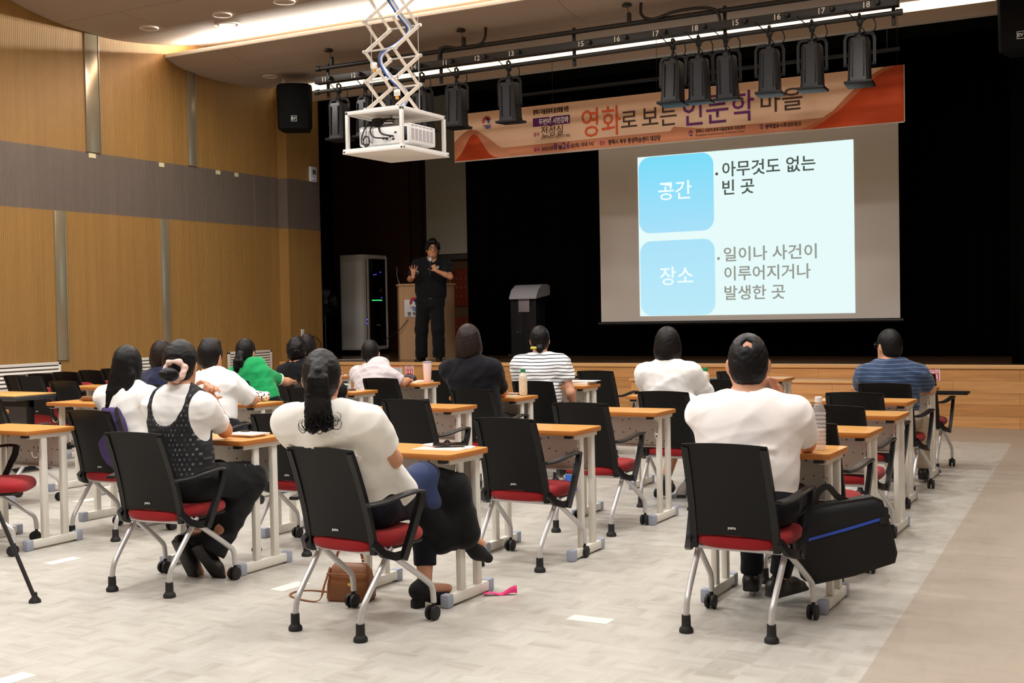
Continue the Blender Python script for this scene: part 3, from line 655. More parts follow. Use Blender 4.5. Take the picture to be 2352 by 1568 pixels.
hill = [(0, 0)]+[(.115*i/20, .55*math.exp(-((i/20-.46)/.27)**2)) for i in range(1, 20)]+[(.125, 0)]
bshape('hill', [(0, 0)]+[(.0, .42), (.02, .56), (.04, .66), (.06, .62), (.09, .44), (.115, .26), (.14, .12), (.15, 0)], M_bs, 2); bshape('hill', hill, M_bo, 3)
bshape('sweep', [(.80, 0), (.83, .12), (.865, .30), (.89, .52), (.915, .72), (.945, .9), (.965, 1), (1, 1), (1, 0)], M_bo2, 2); bshape('sweep', [(.82, 0), (.85, .14), (.88, .32), (.905, .52), (.93, .72), (.955, .88), (.985, 1), (1, 1), (1, 0)], M_bo, 3)
K = mat('ink_brown', (70, 44, 34), .7); P_ = mat('ink_purple', (104, 34, 110), .7); O_ = mat('ink_orange', (228, 92, 40), .7); PW = mat('ink_paper', (250, 240, 235), .7); MG = mat('ink_magenta', (168, 40, 110), .7)
def bt(s, x, z, h, wd, m, bold=.01, align='LEFT'): text(s, t, 'lettering', m, bp(x+.028, z, 5), height=h, width=wd, bold=bold, align=align, depth=.0006)
bt('평택시 마을공동체 활성화를 위한', .178, .865, .075, .52, K, .03); bshape('book_mark', [(x+.028, z) for x, z in ((.177, .57), (.215, .57), (.222, .545), (.229, .57), (.268, .57), (.268, .745), (.229, .745), (.222, .725), (.215, .745), (.177, .745))], P_, 3)
bt('두번째', .192, .655, .085, .18, PW, .03); bt('시민강좌', .2265, .655, .085, .23, PW, .03); bt('강사', .178, .41, .06, .09, MG, .02); bt('전성실', .197, .455, .145, .32, K, .0)
bt('(나눔디자이너 / 나눔연구소 대표)', .197, .325, .045, .42, K, .0); bt('일시', .178, .105, .06, .085, MG, .02); bt('2025년', .197, .105, .065, .17, K, .02); bt('8', .2275, .125, .12, .055, P_, .02); bt('월', .238, .105, .065, .06, K, .02); bt('26', .2485, .125, .12, .115, P_, .02); bt('일(화) 저녁 7시', .2695, .105, .065, .32, K, .02)
bt('장소', .338, .11, .06, .085, MG, .02); bt('평택시 북부 평생학습센터 대강당', .3585, .11, .072, .71, K, .025)
bt('영화', .296, .54, .40, .55, O_, .005); bt('로', .389, .53, .27, .22, K, .003); bt('보는', .437, .53, .29, .46, K, .003); bt('인문학', .528, .565, .40, .90, P_, .005); bt('마을', .694, .60, .29, .50, K, .003)
bt('평택시 사회적경제·마을공동체 지원센터', .556, .165, .05, .62, K, .02); bt('Pyeongtaek Social Economy Community Center', .556, .085, .035, .62, K, .0); bt('평택협동사회네트워크', .703, .135, .06, .43, K, .03)
def emblem(parent, cx, cz, s, y, nm='emblem'):
    cs = [mat('em_blue', (52, 110, 190), .6), mat('em_red', (206, 70, 80), .6), mat('em_navy', (50, 60, 150), .6)]
    def crescent(name, a0, a1, r0, r1, m, ox=0, oz=0):
        p = [(cx+ox*s+s*r1*math.cos(a0+(a1-a0)*i/14), cz+oz*s+s*r1*math.sin(a0+(a1-a0)*i/14)) for i in range(15)]+[(cx+ox*s+s*r0*math.cos(a1+(a0-a1)*i/14), cz+oz*s+s*r0*math.sin(a1+(a0-a1)*i/14)) for i in range(1, 14)]
        MB().rings([[Vector((x, yy, z)) for x, z in p] for yy in (y, y+.001)]).build(name, m, parent, 0)
    crescent(nm, .2, 3.6, .20, .50, cs[1], 0, .25); crescent(nm, -1.2, 2.2, .03, .30, cs[0], .06, .24)
    for i in range(3):
        z = -.18-.14*i; p = [(-.6+.15*i, z+.06), (-.1, z-.03), (.15, z-.10), (.6, z+.12), (.15, z), (-.1, z+.05)]
        MB().rings([[Vector((cx+x*s, yy, cz+z_*s)) for x, z_ in p] for yy in (y, y+.001)]).build(nm, cs[(i+1) % 3 if i else 2], parent, 0)
emblem(t, .087*BW, .74*BH, .13, -.014); emblem(t, .573*BW, .13*BH, .055, -.014); emblem(t, .723*BW, .135*BH, .045, -.014)
MB().tube([(0, 0, 0), (BW, 0, 0)], .012, 8).build('bottom_bar', mat('bar_pale', (214, 196, 186), .5), t); MB().tube([(BW, 0, 0), (BW, 0, BH)], .010, 8).build('side_bar', MATS['bar_pale'], t)
for i in range(5): MB().tube([(BW*i/4*.98+.05, 0, BH), (BW*i/4*.98+.05, .05, 2.7)], .003, 5).build('hanging_cord', M_iron, t)
# rear batten behind the banner
t = thing('rear_batten', 'plain black pipe hanging behind the banner', 'lighting pipe', (-5.5, 14.75, 4.38)); MB().tube([(-2.75, 0, 0), (2.65, 0, .03)], .024, 10).build('pipe', M_iron, t)
for x in (-2.5, 0, 2.5): MB().tube([(x, 0, 0), (x, 0, 1.78)], .006, 6).build('chain', M_iron, t)
# front lighting batten: two pipes, a numbered raceway, uprights, hangers
M_pipe = mat('pipe_black', (30, 27, 25), .5)
t = thing('lighting_batten', 'double black lighting pipe with numbered cable raceway under the ceiling', 'lighting batten', (0, 12.4, 0))
MB().tube([(-9.62, 0, 4.545), (-2.2, 0, 4.555)], .027, 12).tube([(-9.66, 0, 4.545), (-9.60, 0, 4.545)], .036, 12).build('upper_pipe', M_pipe, t)
MB().tube([(-9.66, 0, 4.25), (-2.39, 0, 4.285)], .025, 12).tube([(-9.68, 0, 4.25), (-9.62, 0, 4.25)], .034, 12).tube([(-2.43, 0, 4.285), (-2.37, 0, 4.285)], .034, 12).build('lower_pipe', M_pipe, t)
MB().box((-6.03, 0, 4.39), (7.25, .11, .088), .006).build('raceway', M_pipe, t)
for x in (-9.53, -7.817, -6.018, -4.224, -2.47): MB().box((x, .07, 4.395), (.035, .03, .44), .004).build('upright', M_pipe, t)
b = MB()
for s, x, z in zip('11 12 13 14 11 12 13 15 16 17 18 15 16 17 18'.split(), (-9.499, -9.034, -8.582, -8.13, -7.685, -7.23, -6.77, -5.871, -5.427, -4.966, -4.514, -4.064, -3.615, -3.154, -2.705), (4.392,)*15):
    text(s, t, 'number', mat('raceway_number', (226, 220, 210), .6), (x, -.0565, z), height=.085, bold=.01)
    MB().lathe([(.028, 0), (.022, .05), (0.016, .055)], 10, Matrix.Translation((x+.11, -.055, z)) @ Matrix.Rotation(PI/2, 4, 'X')).build('socket', M_pipe, t)
for x, zt in ((-9.413, 4.745), (-7.447, 4.745), (-5.303, 4.745), (-3.3, 4.745)):
    MB().box((x, 0, 4.615), (.045, .05, .12), .012).build('hanger_block', M_pipe, t); MB().tube([(x, 0, 4.66), (x, -.06, zt)], .0035, 6).build('hanger_wire', M_pipe, t); MB().lathe([(.055, 0), (.055, .014), (.02, .02)], 14, Matrix.Translation((x, -.06, zt-.014))).build('ceiling_plate', M_pipe, t)
MB().tube([Vector(p) for p in spline([(-7.79, -.02, 4.40), (-7.78, -.03, 4.50), (-7.70, -.05, 4.58), (-7.48, -.05, 4.54), (-7.25, -.04, 4.545), (-7.15, -.02, 4.61), (-7.14, 0, 4.75)])], .017, 8).build('feed_cable', M_pipe, t)
MB().tube([Vector(p) for p in spline([(-5.15, -.02, 4.76), (-5.14, -.03, 4.62), (-5.0, -.05, 4.555), (-4.75, -.05, 4.60), (-4.45, -.05, 4.60), (-4.28, -.04, 4.55), (-4.24, -.02, 4.42)])], .017, 8).build('feed_cable', M_pipe, t)
# stage lanterns on the lower pipe
M_lan = mat('lantern_black', (27, 28, 32), .45, spec=.35); M_lan2 = mat('lantern_dark', (15, 15, 17), .5, spec=.3)
def oct(hx, hy, c): return [(hx-c, -hy), (hx, -hy+c), (hx, hy-c), (hx-c, hy), (-hx+c, hy), (-hx, hy-c), (-hx, -hy+c), (-hx+c, -hy)]
def make_lantern():
    t = thing('stage_lantern', 'x', 'stage light', (0, 0, 0), 0, 'stage lanterns on the lighting batten')
    b = MB(); rr = [[Vector((x*k, y*k, z)) for x, y in oct(.105, .115, .03)] for z, k in ((-.64, 1.06), (-.60, 1.0), (-.23, .92), (-.20, .82))]
    b.rings(rr); b.build('housing', M_lan, t)
    b = MB()
    for x in (-.055, .055): b.box((x, -.118, -.42), (.012, .014, .36), .002)
    b.build('fin', M_lan2, t)
    MB().box((0, 0, -.655), (.275, .275, .028), .004).build('gel_frame', M_lan2, t)
    b = MB(); b.lathe([(.045, -.20), (.04, -.16), (.05, -.155), (.05, -.14)], 10); b.build('rear_cap', M_lan, t)
    b = MB(); b.strap([(-.145, 0, -.47), (-.145, 0, -.20), (-.13, 0, -.16), (-.10, 0, -.145), (.10, 0, -.145), (.13, 0, -.16), (.145, 0, -.20), (.145, 0, -.47)], .03, .008, (0, 1, 0)); b.build('yoke', M_lan2, t)
    for x in (-.155, .12): MB().lathe([(.018, 0), (.018, .035)], 10, Matrix.Translation((x, 0, -.46)) @ Matrix.Rotation(PI/2, 4, 'Y')).build('knob', M_lan2, t)
    b = MB(); b.tube([(0, 0, -.145), (0, 0, -.05)], .012, 8); b.box((0, 0, -.03), (.05, .06, .07), .01); b.tube([(.0, -.04, 0), (0, -.04, .04), (.0, .0, .055), (0, .04, .04), (0, .04, 0)], .012, 6, (1, 0, 0)); b.build('clamp', M_lan2, t)
    b = MB(); b.tube([Vector(p) for p in spline([(0, -.05, -.15), (.05, -.08, -.04), (.14, -.06, -.02), (.16, -.05, -.12), (.08, -.05, -.16), (-.02, -.05, -.03), (-.1, -.06, .06), (-.14, -.06, .10)])], .006, 6); b.build('cable', M_lan2, t)
    return t
lan0 = make_lantern()
for i, (x, rz, yt, lb) in enumerate(((-9.31, .05, 0, 'first stage light from the left end of the lighting pipe'), (-8.885, -.1, 0, 'second stage light from the left, behind the scissor lift'), (-8.515, .1, 0, 'third stage light from the left, behind the projector frame'), (-8.05, -.05, .02, 'dark stage light just right of the projector frame top'), (-7.555, .08, -.02, 'stage light above the left end of the banner'), (-6.84, .03, .05, 'lone stage light in front of the banner emblem'), (-4.79, .0, -.05, 'leftmost of the six stage lights over the screen'), (-4.50, .14, .05, 'second of the six stage lights, touching the first'), (-4.195, .10, .10, 'third of the six stage lights, its lens showing'), (-3.72, .12, 0, 'fourth stage light of the six, over the end of the banner title'), (-3.272, .05, .0, 'fifth stage light of the six, left of the orange sweep'), (-2.79, .08, -.04, 'rightmost stage light at the right end of the pipe'))):
    o = lan0 if i == 0 else copy_tree(lan0)
    o.location = (x, 12.4, 4.268); o.rotation_euler = (yt, 0, rz); o['label'] = lb
# hanging loudspeaker
t = thing('loudspeaker', 'black loudspeaker hanging from the ceiling beside the oak wall', 'loudspeaker', (-10.67, 13.2, 3.955), math.radians(34)); M_spk = mat('speaker_black', (5, 5, 6), .8, spec=.2, bump=((300, 300, 300), .3, .002))
b = MB(); pf = [(-.20, .30), (-.255, -.06), (-.21, -.16), (-.1, -.20), (.1, -.20), (.21, -.16), (.255, -.06), (.20, .30)]
b.rings([[Vector((x*k*.96, y*k, z)) for x, y in pf] for z, k in ((0, .92), (.02, .96), (.56, 1.0), (.60, .98), (.615, .92))]); b.build('cabinet', M_spk, t)
b = MB(); b.box((0, -.196, .13), (.075, .006, .075)); b.build('badge', mat('badge_white', (220, 220, 220), .4), t); MB().box((0, -.2, .13), (.064, .004, .064)).build('badge_field', M_spk, t); text('EV', t, 'badge_letters', MATS['badge_white'], (0, -.2035, .13), height=.05, bold=.02)
for x in (-.15, .15):
    b = MB(); b.tube([(x, 0, .61), (x-.02, 0, .65), (x, 0, .70), (x+.02, 0, .65)], .007, 6, (0, 1, 0), True); b.tube([(x, 0, .69), (x, 0, .772)], .006, 6); b.build('shackle', mat('bolt_steel', (150, 140, 128), .3, .9), t)
t2 = copy_tree(t); t2.location = (-1.36, 13.40, 3.955); t2.rotation_euler = (0, 0, -.05); t2['label'] = 'black loudspeaker at the right edge, only its small badge standing out'
# ---------------------------------------------------------------- projector lift and frame
t = thing('scissor_lift', 'pale steel scissor lift hanging from the ceiling above the white projector frame', 'scissor lift', (-5.35, 7.82, 2.95)); M_arm = mat('lift_steel', (226, 214, 198), .4, .1); M_rod = mat('lift_rod', (228, 226, 222), .25, .7)
lev = [0.02, .235, .463, .700, .94, 1.18, 1.42, 1.66, 1.90, 2.14, 2.38, 2.62]
for xi, x in enumerate((-.128, .138)):
    for i in range(len(lev)-1):
        a, c = lev[i], lev[i+1]
        for s in (1, -1):
            off = .008*s; b = MB(); b.strap([(x+off, -.17*s, a), (x+off, .17*s, c)], .010, .026, (0, 0, 1)) if False else b.strap([(x+off, -.17*s, a), (x+off, .17*s, c)], .008, .028, (0, 0, 1)); b.build('arm', M_arm, t)
for z in lev:
    for y in (-.17, .17): 
        b = MB(); b.tube([(-.145, y, z), (.155, y, z)], .007, 8)
        for x in (-.145, .155): b.tube([(x-.008, y, z), (x+.008, y, z)], .014, 10)
        b.build('rod', M_rod, t)
b = MB()
for x, y in ((-.04, -.22), (.095, .23)): b.tube([(x, y, .0), (x, y, 2.66)], .0025, 6)
b.build('suspension_wire', M_rod, t)
MB().box((0, 0, 2.68), (.5, .6, .04)).build('ceiling_plate', M_white, t)
cabs = [((70, 110, 200), .012, 0), ((236, 234, 230), .014, .016), ((30, 30, 32), .007, -.014), ((160, 170, 190), .012, .03)]
for col, r, o in cabs:
    b = MB(); b.tube([Vector(p) for p in spline([(o-.05, -.02, 2.6), (o-.04, -.05, 1.5), (o-.03, -.05, 1.0), (.05+o, .0, .78), (.09+o, .10, .66), (.0+o, .08, .56), (-.07, -.04+o, .47), (-.06, -.08+o, .38), (.0+o, -.04, .27), (.06+o, 0, .20), (.10, .04+o, .14), (.06+o, .02, .05), (.02+o, 0, -.02)], 5)], r*.8, 8); b.build('cable', mat('cable_%d' % col[0], col, .5), t)
for p, q in (((-.09, -.12, .36), .4), ((.06, -.03, .15), -.3)):
    MB().box(p, (.05, .03, .05), .006, q).build('plug', M_white, t); MB().box((p[0], p[1], p[2]-.035), (.022, .02, .03), .003, q).build('plug_tip', mat('plug_amber', (216, 150, 50), .5), t)
t = thing('projector_cage', 'open white box frame carrying the projector under the scissor lift', 'projector frame', (-5.318, 7.81, 2.614))
MB().box((0, 0, .012), (.56, .65, .024), .003).build('base_plate', M_white, t); MB().box((0, 0, .315), (.52, .61, .014), .002).build('top_plate', M_white, t)
for x in (-1, 1):
    for y in (-1, 1): MB().box((x*.25, y*.295, .17), (.026, .026, .31), .002).build('post', M_white, t)
for a, c, d in (((0, -.295, .312), (.524, .024, .0275), 0), ((0, .295, .312), (.524, .024, .0275), 0), ((-.25, 0, .312), (.026, .616, .028), 0), ((.25, 0, .312), (.026, .616, .028), 0), ((0, -.31, .022), (.56, .022, .03), 0), ((0, .31, .022), (.56, .022, .03), 0), ((-.265, 0, .022), (.022, .65, .03), 0), ((.265, 0, .022), (.022, .65, .03), 0)): MB().box(a, c, .002).build('rail', M_white, t)
b = MB(); b.lathe([(.06, .305), (.055, .285), (.03, .28), (.03, .24)], 14); b.box((0, 0, .238), (.16, .14, .012), .002); b.build('ceiling_bracket', mat('bracket_chrome', (200, 200, 200), .25, .8), t)
t = thing('projector', 'white projector with slotted side vents inside the open white frame', 'projector', (-5.30, 7.80, 2.664)); M_prj = mat('projector_white', (238, 237, 236), .35)
MB().box((0, 0, .085), (.46, .38, .135), .014).build('body', M_prj, t); MB().box((-.16, -.015, .09), (.13, .36, .15), .012).build('end_cover', M_prj, t); MB().box((.188, -.005, .09), (.092, .37, .15), .010).build('end_cover', M_prj, t)
M_vent = mat('vent_grey', (186, 180, 184), .6); b = MB()
for i in range(6):
    y = -.14+.052*i; b.box((.2345, y, .085), (.004, .034, .085)); b.box((.233, y, .150), (.006, .034, .010))
b.build('side_vent', M_vent, t); b = MB()
for i in range(5): b.box((-.212+.027*i, -.1965, .08), (.015, .004, .10)); b.box((-.212+.027*i, -.195, .153), (.018, .005, .008))
b.build('rear_vent', M_vent, t)
b = MB(); b.lathe([(.055, 0), (.05, .05), (.045, .06)], 20, Matrix.Translation((.03, .185, .085)) @ Matrix.Rotation(-PI/2, 4, 'X')); b.build('lens', M_lan2, t)
b = MB()
for i, (x, z) in enumerate(((.0, .06), (.03, .055), (.06, .07), (.09, .05), (.11, .10))): b.box((x, -.19, z), (.018, .006, .012))
b.build('port', M_lan2, t)
for r, pts in ((.007, [(.0, 0, .235), (-.05, -.1, .22), (-.04, -.19, .15), (.02, -.24, .09), (.10, -.20, .07)]), (.006, [(.0, .02, .24), (-.08, -.12, .22), (-.10, -.22, .14), (-.05, -.25, .07), (.05, -.20, .06)]), (.006, [(-.02, 0, .22), (-.14, -.15, .20), (-.16, -.23, .12), (-.16, -.25, .03), (-.10, -.24, .02)])): MB().tube([Vector(p) for p in spline(pts)], r, 7).build('lead', mat('lead_black', (20, 20, 24), .5), t)
b = MB(); b.box((-.10, -.12, .21), (.09, .07, .05), .02); b.build('power_brick', MATS['lead_black'], t)
b = MB(); b.tube([(-.13+.03*math.cos(i*.9), -.235, .045+.042*math.sin(i*.9)) for i in range(24)], .006, 6); b.build('coiled_lead', MATS['lead_black'], t)
# ---------------------------------------------------------------- things on the stage
t = thing('equipment_rack', 'tall pale grey equipment rack with a dark glass door on the stage', 'rack', (-12.58, 17.36, .68)); M_rk = mat('rack_grey', (228, 222, 212), .45); M_rkd = mat('rack_dark', (14, 14, 16), .4)
MB().box((0, 0, .045), (.50, .70, .09)).build('plinth', M_rkd, t); MB().box((0, 0, .92), (.50, .70, 1.66), .008).build('cabinet', M_rk, t); MB().box((0, -.352, .88), (.42, .012, 1.5), .004).build('side_panel', mat('rack_panel', (244, 240, 232), .45), t)
MB().box((.253, .06, .92), (.012, .50, 1.52), .02).build('glass_door', mat('rack_glass', (8, 8, 10), .08), t); MB().box((.257, -.24, .92), (.02, .05, 1.6), .006).box((.257, .325, .92), (.02, .04, 1.6), .006).build('door_frame', M_rk, t)
MB().box((.262, -.285, .95), (.006, .012, 1.45)).build('door_gap', M_rkd, t)
MB().box((.263, .02, .955), (.006, .30, .012)).build('green_display', mat('led_green', (60, 255, 120), .4, emit=2.2), t)
b = MB()
for y, z in ((-.06, 1.40), (.0, 1.41), (.14, 1.45), (.16, 1.0), (-.285, .62), (-.285, .55)): b.box((.264, y, z), (.006, .022, .014))
b.build('blue_indicator', mat('led_blue', (90, 70, 255), .4, emit=2.), t); MB().box((.264, .05, .52), (.004, .12, .014)).build('label_strip', mat('rack_label', (170, 165, 160), .5), t)
MB().box((.264, .14, 1.13), (.004, .05, .06)).build('amber_module', mat('amber_mod', (120, 84, 30), .5), t)
t = thing('wooden_lectern', 'light brown wooden lectern with a city emblem sign behind the speaker', 'lectern', (-10.2, 15.5, .68)); M_lec = mat('lectern_wood', (196, 158, 120), .5, noise=((20, 20, .8), .3, (182, 144, 108)))
MB().prism([(-.55, .22), (-.37, 0), (.16, 0), (.30, .22), (.30, .55), (-.55, .55)], 0, 1.14).build('body', M_lec, t); MB().prism([(-.57, .21), (-.38, -.02), (.17, -.02), (.32, .21), (.32, .56), (-.57, .56)], 1.14, 1.17).build('top', M_lec, t)
sg = MB().box((-.08, -.008, .79), (.37, .01, .27), .004).build('sign', mat('sign_white', (232, 230, 232), .4), t); emblem(sg, -.08, .835, .17, -.0145); text('평 택 시', sg, 'sign_lettering', mat('sign_ink', (60, 60, 90), .5), (-.08, -.0135, .70), height=.075, width=.26, bold=.02)
b = MB(); b.tube([Vector(p) for p in spline([(-.42, .1, 1.17), (-.50, .15, 1.30), (-.60, .3, 1.42), (-.72, .45, 1.46)])], .005, 6); b.build('microphone_stem', M_rod, t)
b = MB(); b.tube([Vector(p) for p in spline([(-.2, -.02, .62), (-.32, -.06, .47), (-.5, -.05, .36), (-.72, .1, .30), (-.95, .4, .22)])], .006, 6); b.build('hanging_cable', M_pipe, t)
t = thing('acrylic_podium', 'dark see-through acrylic podium with a pale slanted top at centre stage', 'podium', (-8.78, 16.4, .68)); M_acr = mat('acrylic_smoke', (60, 60, 66), .1, alpha=.28); M_pod = mat('podium_pale', (176, 174, 182), .35)
MB().box((0, 0, .03), (.52, .42, .06), .01).build('base', mat('podium_base', (36, 34, 36), .4), t); MB().box((0, -.16, .48), (.44, .02, .86), .004).build('front_panel', M_acr, t)
for x in (-.2, .2): MB().box((x, .0, .48), (.025, .30, .86), .004).build('side_panel', M_acr, t)
b = MB(); b.prism([(-.24, .0), (.22, .06), (.22, .20), (.12, .225), (-.04, .215), (-.17, .14), (-.24, .03)], -.20, .27, Matrix.Translation((0, 0, .90)) @ Matrix(((0, 0, 1, 0), (1, 0, 0, 0), (0, 1, 0, 0), (0, 0, 0, 1)))); b.build('hood', M_pod, t)
MB().box((.02, -.175, .80), (.19, .008, .20), .004).build('notice', mat('podium_notice', (150, 140, 148), .5), t); MB().box((-.1, -.175, .40), (.025, .006, .008)).build('latch', M_rod, t)
t = thing('pedestal_fan', 'black pedestal fan at the edge of the stage by the oak pier', 'fan', (-11.97, 15.45, .68), math.radians(58))
MB().lathe([(.20, 0), (.20, .02), (.05, .05), (.02, .06)], 24).build('base', M_lan2, t); MB().tube([(0, 0, .05), (0, 0, .72)], .016, 10).build('pole', mat('fan_pole', (60, 58, 58), .4, .5), t); MB().box((0, .05, .70), (.05, .05, .22), .01).build('neck', M_lan, t)
MB().lathe([(.05, -.10), (.06, -.06), (.06, .06), (.045, .09)], 16, Matrix.Translation((0, .07, .93)) @ Matrix.Rotation(PI/2, 4, 'X')).build('motor', mat('fan_motor', (96, 100, 108), .3, .5), t)
b = MB()
for k in range(5):
    r = (.05, .10, .15, .19, .205)[k]; b.tube([(r*math.cos(2*PI*i/28), -.07-.05*(1-(r/.205)**2), .93+r*math.sin(2*PI*i/28)) for i in range(28)], .003, 5, (0, 1, 0), True)
for k in range(36):
    a = 2*PI*k/36; b.tube([(.05*math.cos(a), -.12, .93+.05*math.sin(a)), (.15*math.cos(a), -.095, .93+.15*math.sin(a)), (.205*math.cos(a), -.06, .93+.205*math.sin(a)), (.15*math.cos(a), -.01, .93+.15*math.sin(a)), (.05*math.cos(a), 0.0, .93+.05*math.sin(a))], .002, 4)
b.build('guard', M_lan2, t); b = MB()
for k in range(4):
    a = PI/2*k; b.sheet(lambda u, v: (math.cos(a+(u-.5)*.9)*(.03+.15*v), -.05+.03*(u-.5), .93+math.sin(a+(u-.5)*.9)*(.03+.15*v)), 4, 3, .003, (0, 1, 0))
b.build('blade', M_lan, t)
b = MB(); b.tube([Vector(p) for p in spline([(-12.1, 15.3, .70), (-11.9, 15.0, .695), (-11.3, 14.9, .695), (-11.0, 15.2, .695), (-10.9, 15.6, .70)])], .008, 6); tag(b.build('floor_cable', mat('cable_grey', (170, 165, 155), .6)), 'pale cable lying on the stage below the equipment rack', 'cable')
# signs on the stage front
M_red = mat('sign_red', (206, 28, 44), .5); M_sw = mat('sign_pink_white', (240, 218, 220), .5)
def fire_sign(x, label):
    t = thing('extinguisher_sign', label, 'sign', (x, 14.158, .60), 0, 'fire extinguisher signs on the stage front'); MB().box((0, 0, 0), (.145, .006, .155)).build('board', M_sw, t)
    text('소화기', t, 'lettering', M_red, (0, -.0035, .053), height=.042, width=.115, bold=.02); MB().box((0, -.004, .026), (.12, .002, .005)).build('rule', M_red, t); MB().box((0, -.004, -.03), (.118, .002, .082)).build('red_field', M_red, t)
    b = MB(); b.box((0, -.006, -.01), (.016, .002, .045)); b.rings([[Vector((x_, y, z)) for x_, z in ((-.022, -.03), (0, -.062), (.022, -.03))] for y in (-.007, -.005)])
    for sx in (-1, 1): b.box((sx*.04, -.006, -.036), (.016, .002, .05)); b.box((sx*.034, -.006, -.003), (.02, .002, .01))
    b.build('pictogram', M_sw, t)
fire_sign(-9.502, 'red and white extinguisher sign on the stage front below the speaker'); fire_sign(-2.41, 'red and white extinguisher sign on the stage front at the far right')
t = thing('notice_sheet', 'small printed notice taped to the stage front beside the extinguisher sign', 'notice', (-9.73, 14.158, .575)); MB().box((0, 0, 0), (.205, .004, .20)).build('sheet', mat('notice_paper', (220, 218, 222), .6), t); MB().box((0, -.003, .066), (.195, .002, .026)).build('heading', mat('notice_orange', (222, 120, 70), .6), t)
b = MB()
for i in range(6): b.box((.01, -.003, .035-.022*i), (.14, .002, .006))
b.build('text_line', mat('notice_ink', (140, 146, 170), .6), t); MB().box((0, -.003, -.08), (.19, .002, .02)).build('footer', MATS['notice_orange'], t)
# wall fittings
t = thing('access_point', 'white rounded wireless access point high on the oak pier', 'access point', (-11.636, 14.79, 3.56)); M_ap = mat('ap_white', (222, 220, 220), .35)
MB().box((.0, 0, 0), (.05, .17, .24), .022, seg=3).build('case', M_ap, t); MB().box((.0265, 0, .03), (.004, .07, .07)).build('screen', mat('ap_screen', (70, 100, 130), .3), t); MB().box((.0265, .03, -.07), (.004, .012, .008)).box((.0265, -.03, -.07), (.004, .012, .008)).build('indicator', mat('ap_led', (110, 100, 255), .4, emit=1.5), t)
t = thing('wall_socket', 'small white power socket low on the oak pier above the seated heads', 'socket', (-11.653, 14.48, 1.12)); MB().box((0, 0, 0), (.012, .07, .12), .003).build('plate', M_ap, t); MB().box((.02, .0, -.03), (.03, .03, .03), .004).build('plug', M_lan2, t)
b = MB(); b.tube([Vector(p) for p in spline([(.03, 0, -.03), (.05, .1, -.03), (.05, .3, -.10), (.05, .38, -.2), (.05, .3, -.32), (.05, .1, -.40)])], .006, 6); b.build('cord', M_lan2, t)
M_gr = mat('grille_white', (226, 220, 212), .45)
def vent(y0, y1, z0, z1, label, nsl):
    t = thing('wall_vent', label, 'vent', (WX+.012, (y0+y1)/2, z0), 0, 'white louvred vents at the foot of the oak wall'); w_, h_ = y1-y0, z1-z0
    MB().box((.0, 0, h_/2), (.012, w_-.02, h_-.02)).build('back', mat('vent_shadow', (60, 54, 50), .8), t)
    b = MB(); b.box((.012, 0, .018), (.03, w_, .036), .004).box((.012, 0, h_-.018), (.03, w_, .036), .004).box((.012, -w_/2+.018, h_/2), (.03, .036, h_), .004).box((.012, w_/2-.018, h_/2), (.03, .036, h_), .004); b.build('frame', M_gr, t)
    b = MB()
    for i in range(nsl): b.box((.012, 0, .045+(h_-.09)*(i+.5)/nsl), (.03, w_-.07, (h_-.09)/nsl*.62), 0, 0, Matrix.Rotation(-.5, 4, 'Y'))
    b.build('louvre', M_gr, t)
vent(7.6, 10.065, .565, .884, 'long white louvred vent at the left edge of the picture', 5); vent(10.9, 12.2, .57, .877, 'white louvred vent behind the long-haired woman', 5); vent(13.0, 13.94, .575, .89, 'white louvred vent behind the woman in green', 6)
M_tape = mat('masking_tape', (226, 214, 172), .6)
for i, (y, lb) in enumerate(((10.66, 'tape piece under the left metal strip on the taupe band'), (11.83, 'torn tape piece second along the taupe band edge'), (12.91, 'tape piece third along the taupe band edge'), (13.29, 'tape piece nearest the stage on the taupe band edge'))): tag(MB().box((WX+.004, y, 3.43), (.006, (.11, .09, .09, .075)[i], .055)).build('tape_piece', M_tape), lb, 'tape', 'tape pieces on the taupe wall band')
# ---------------------------------------------------------------- desks and chairs
M_top = mat('desk_top', (216, 160, 90), .28, noise=((2, 40, 40), .3, (206, 148, 78))); M_edge = mat('desk_edge', (184, 114, 50), .4); M_leg = mat('desk_leg', (226, 222, 212), .4); M_cap = mat('desk_cap', (158, 164, 180), .5)
M_mod = mat('modesty_panel', (206, 204, 198), .5); M_hole = mat('panel_hole', (52, 46, 44), .8); M_clip = mat('desk_clip', (16, 16, 16), .5); M_chr = mat('hook_chrome', (220, 220, 224), .15, 1.)
DW, DD, DH = .63, .37, .72
def rrect(hx, hy, r, n=5):
    p = []
    for cx, cy, a in ((hx-r, hy-r, 0), (-hx+r, hy-r, PI/2), (-hx+r, -hy+r, PI), (hx-r, -hy+r, 3*PI/2)):
        for i in range(n): q = a+i*PI/2/(n-1); p.append((cx+r*math.cos(q), cy+r*math.sin(q)))
    return p
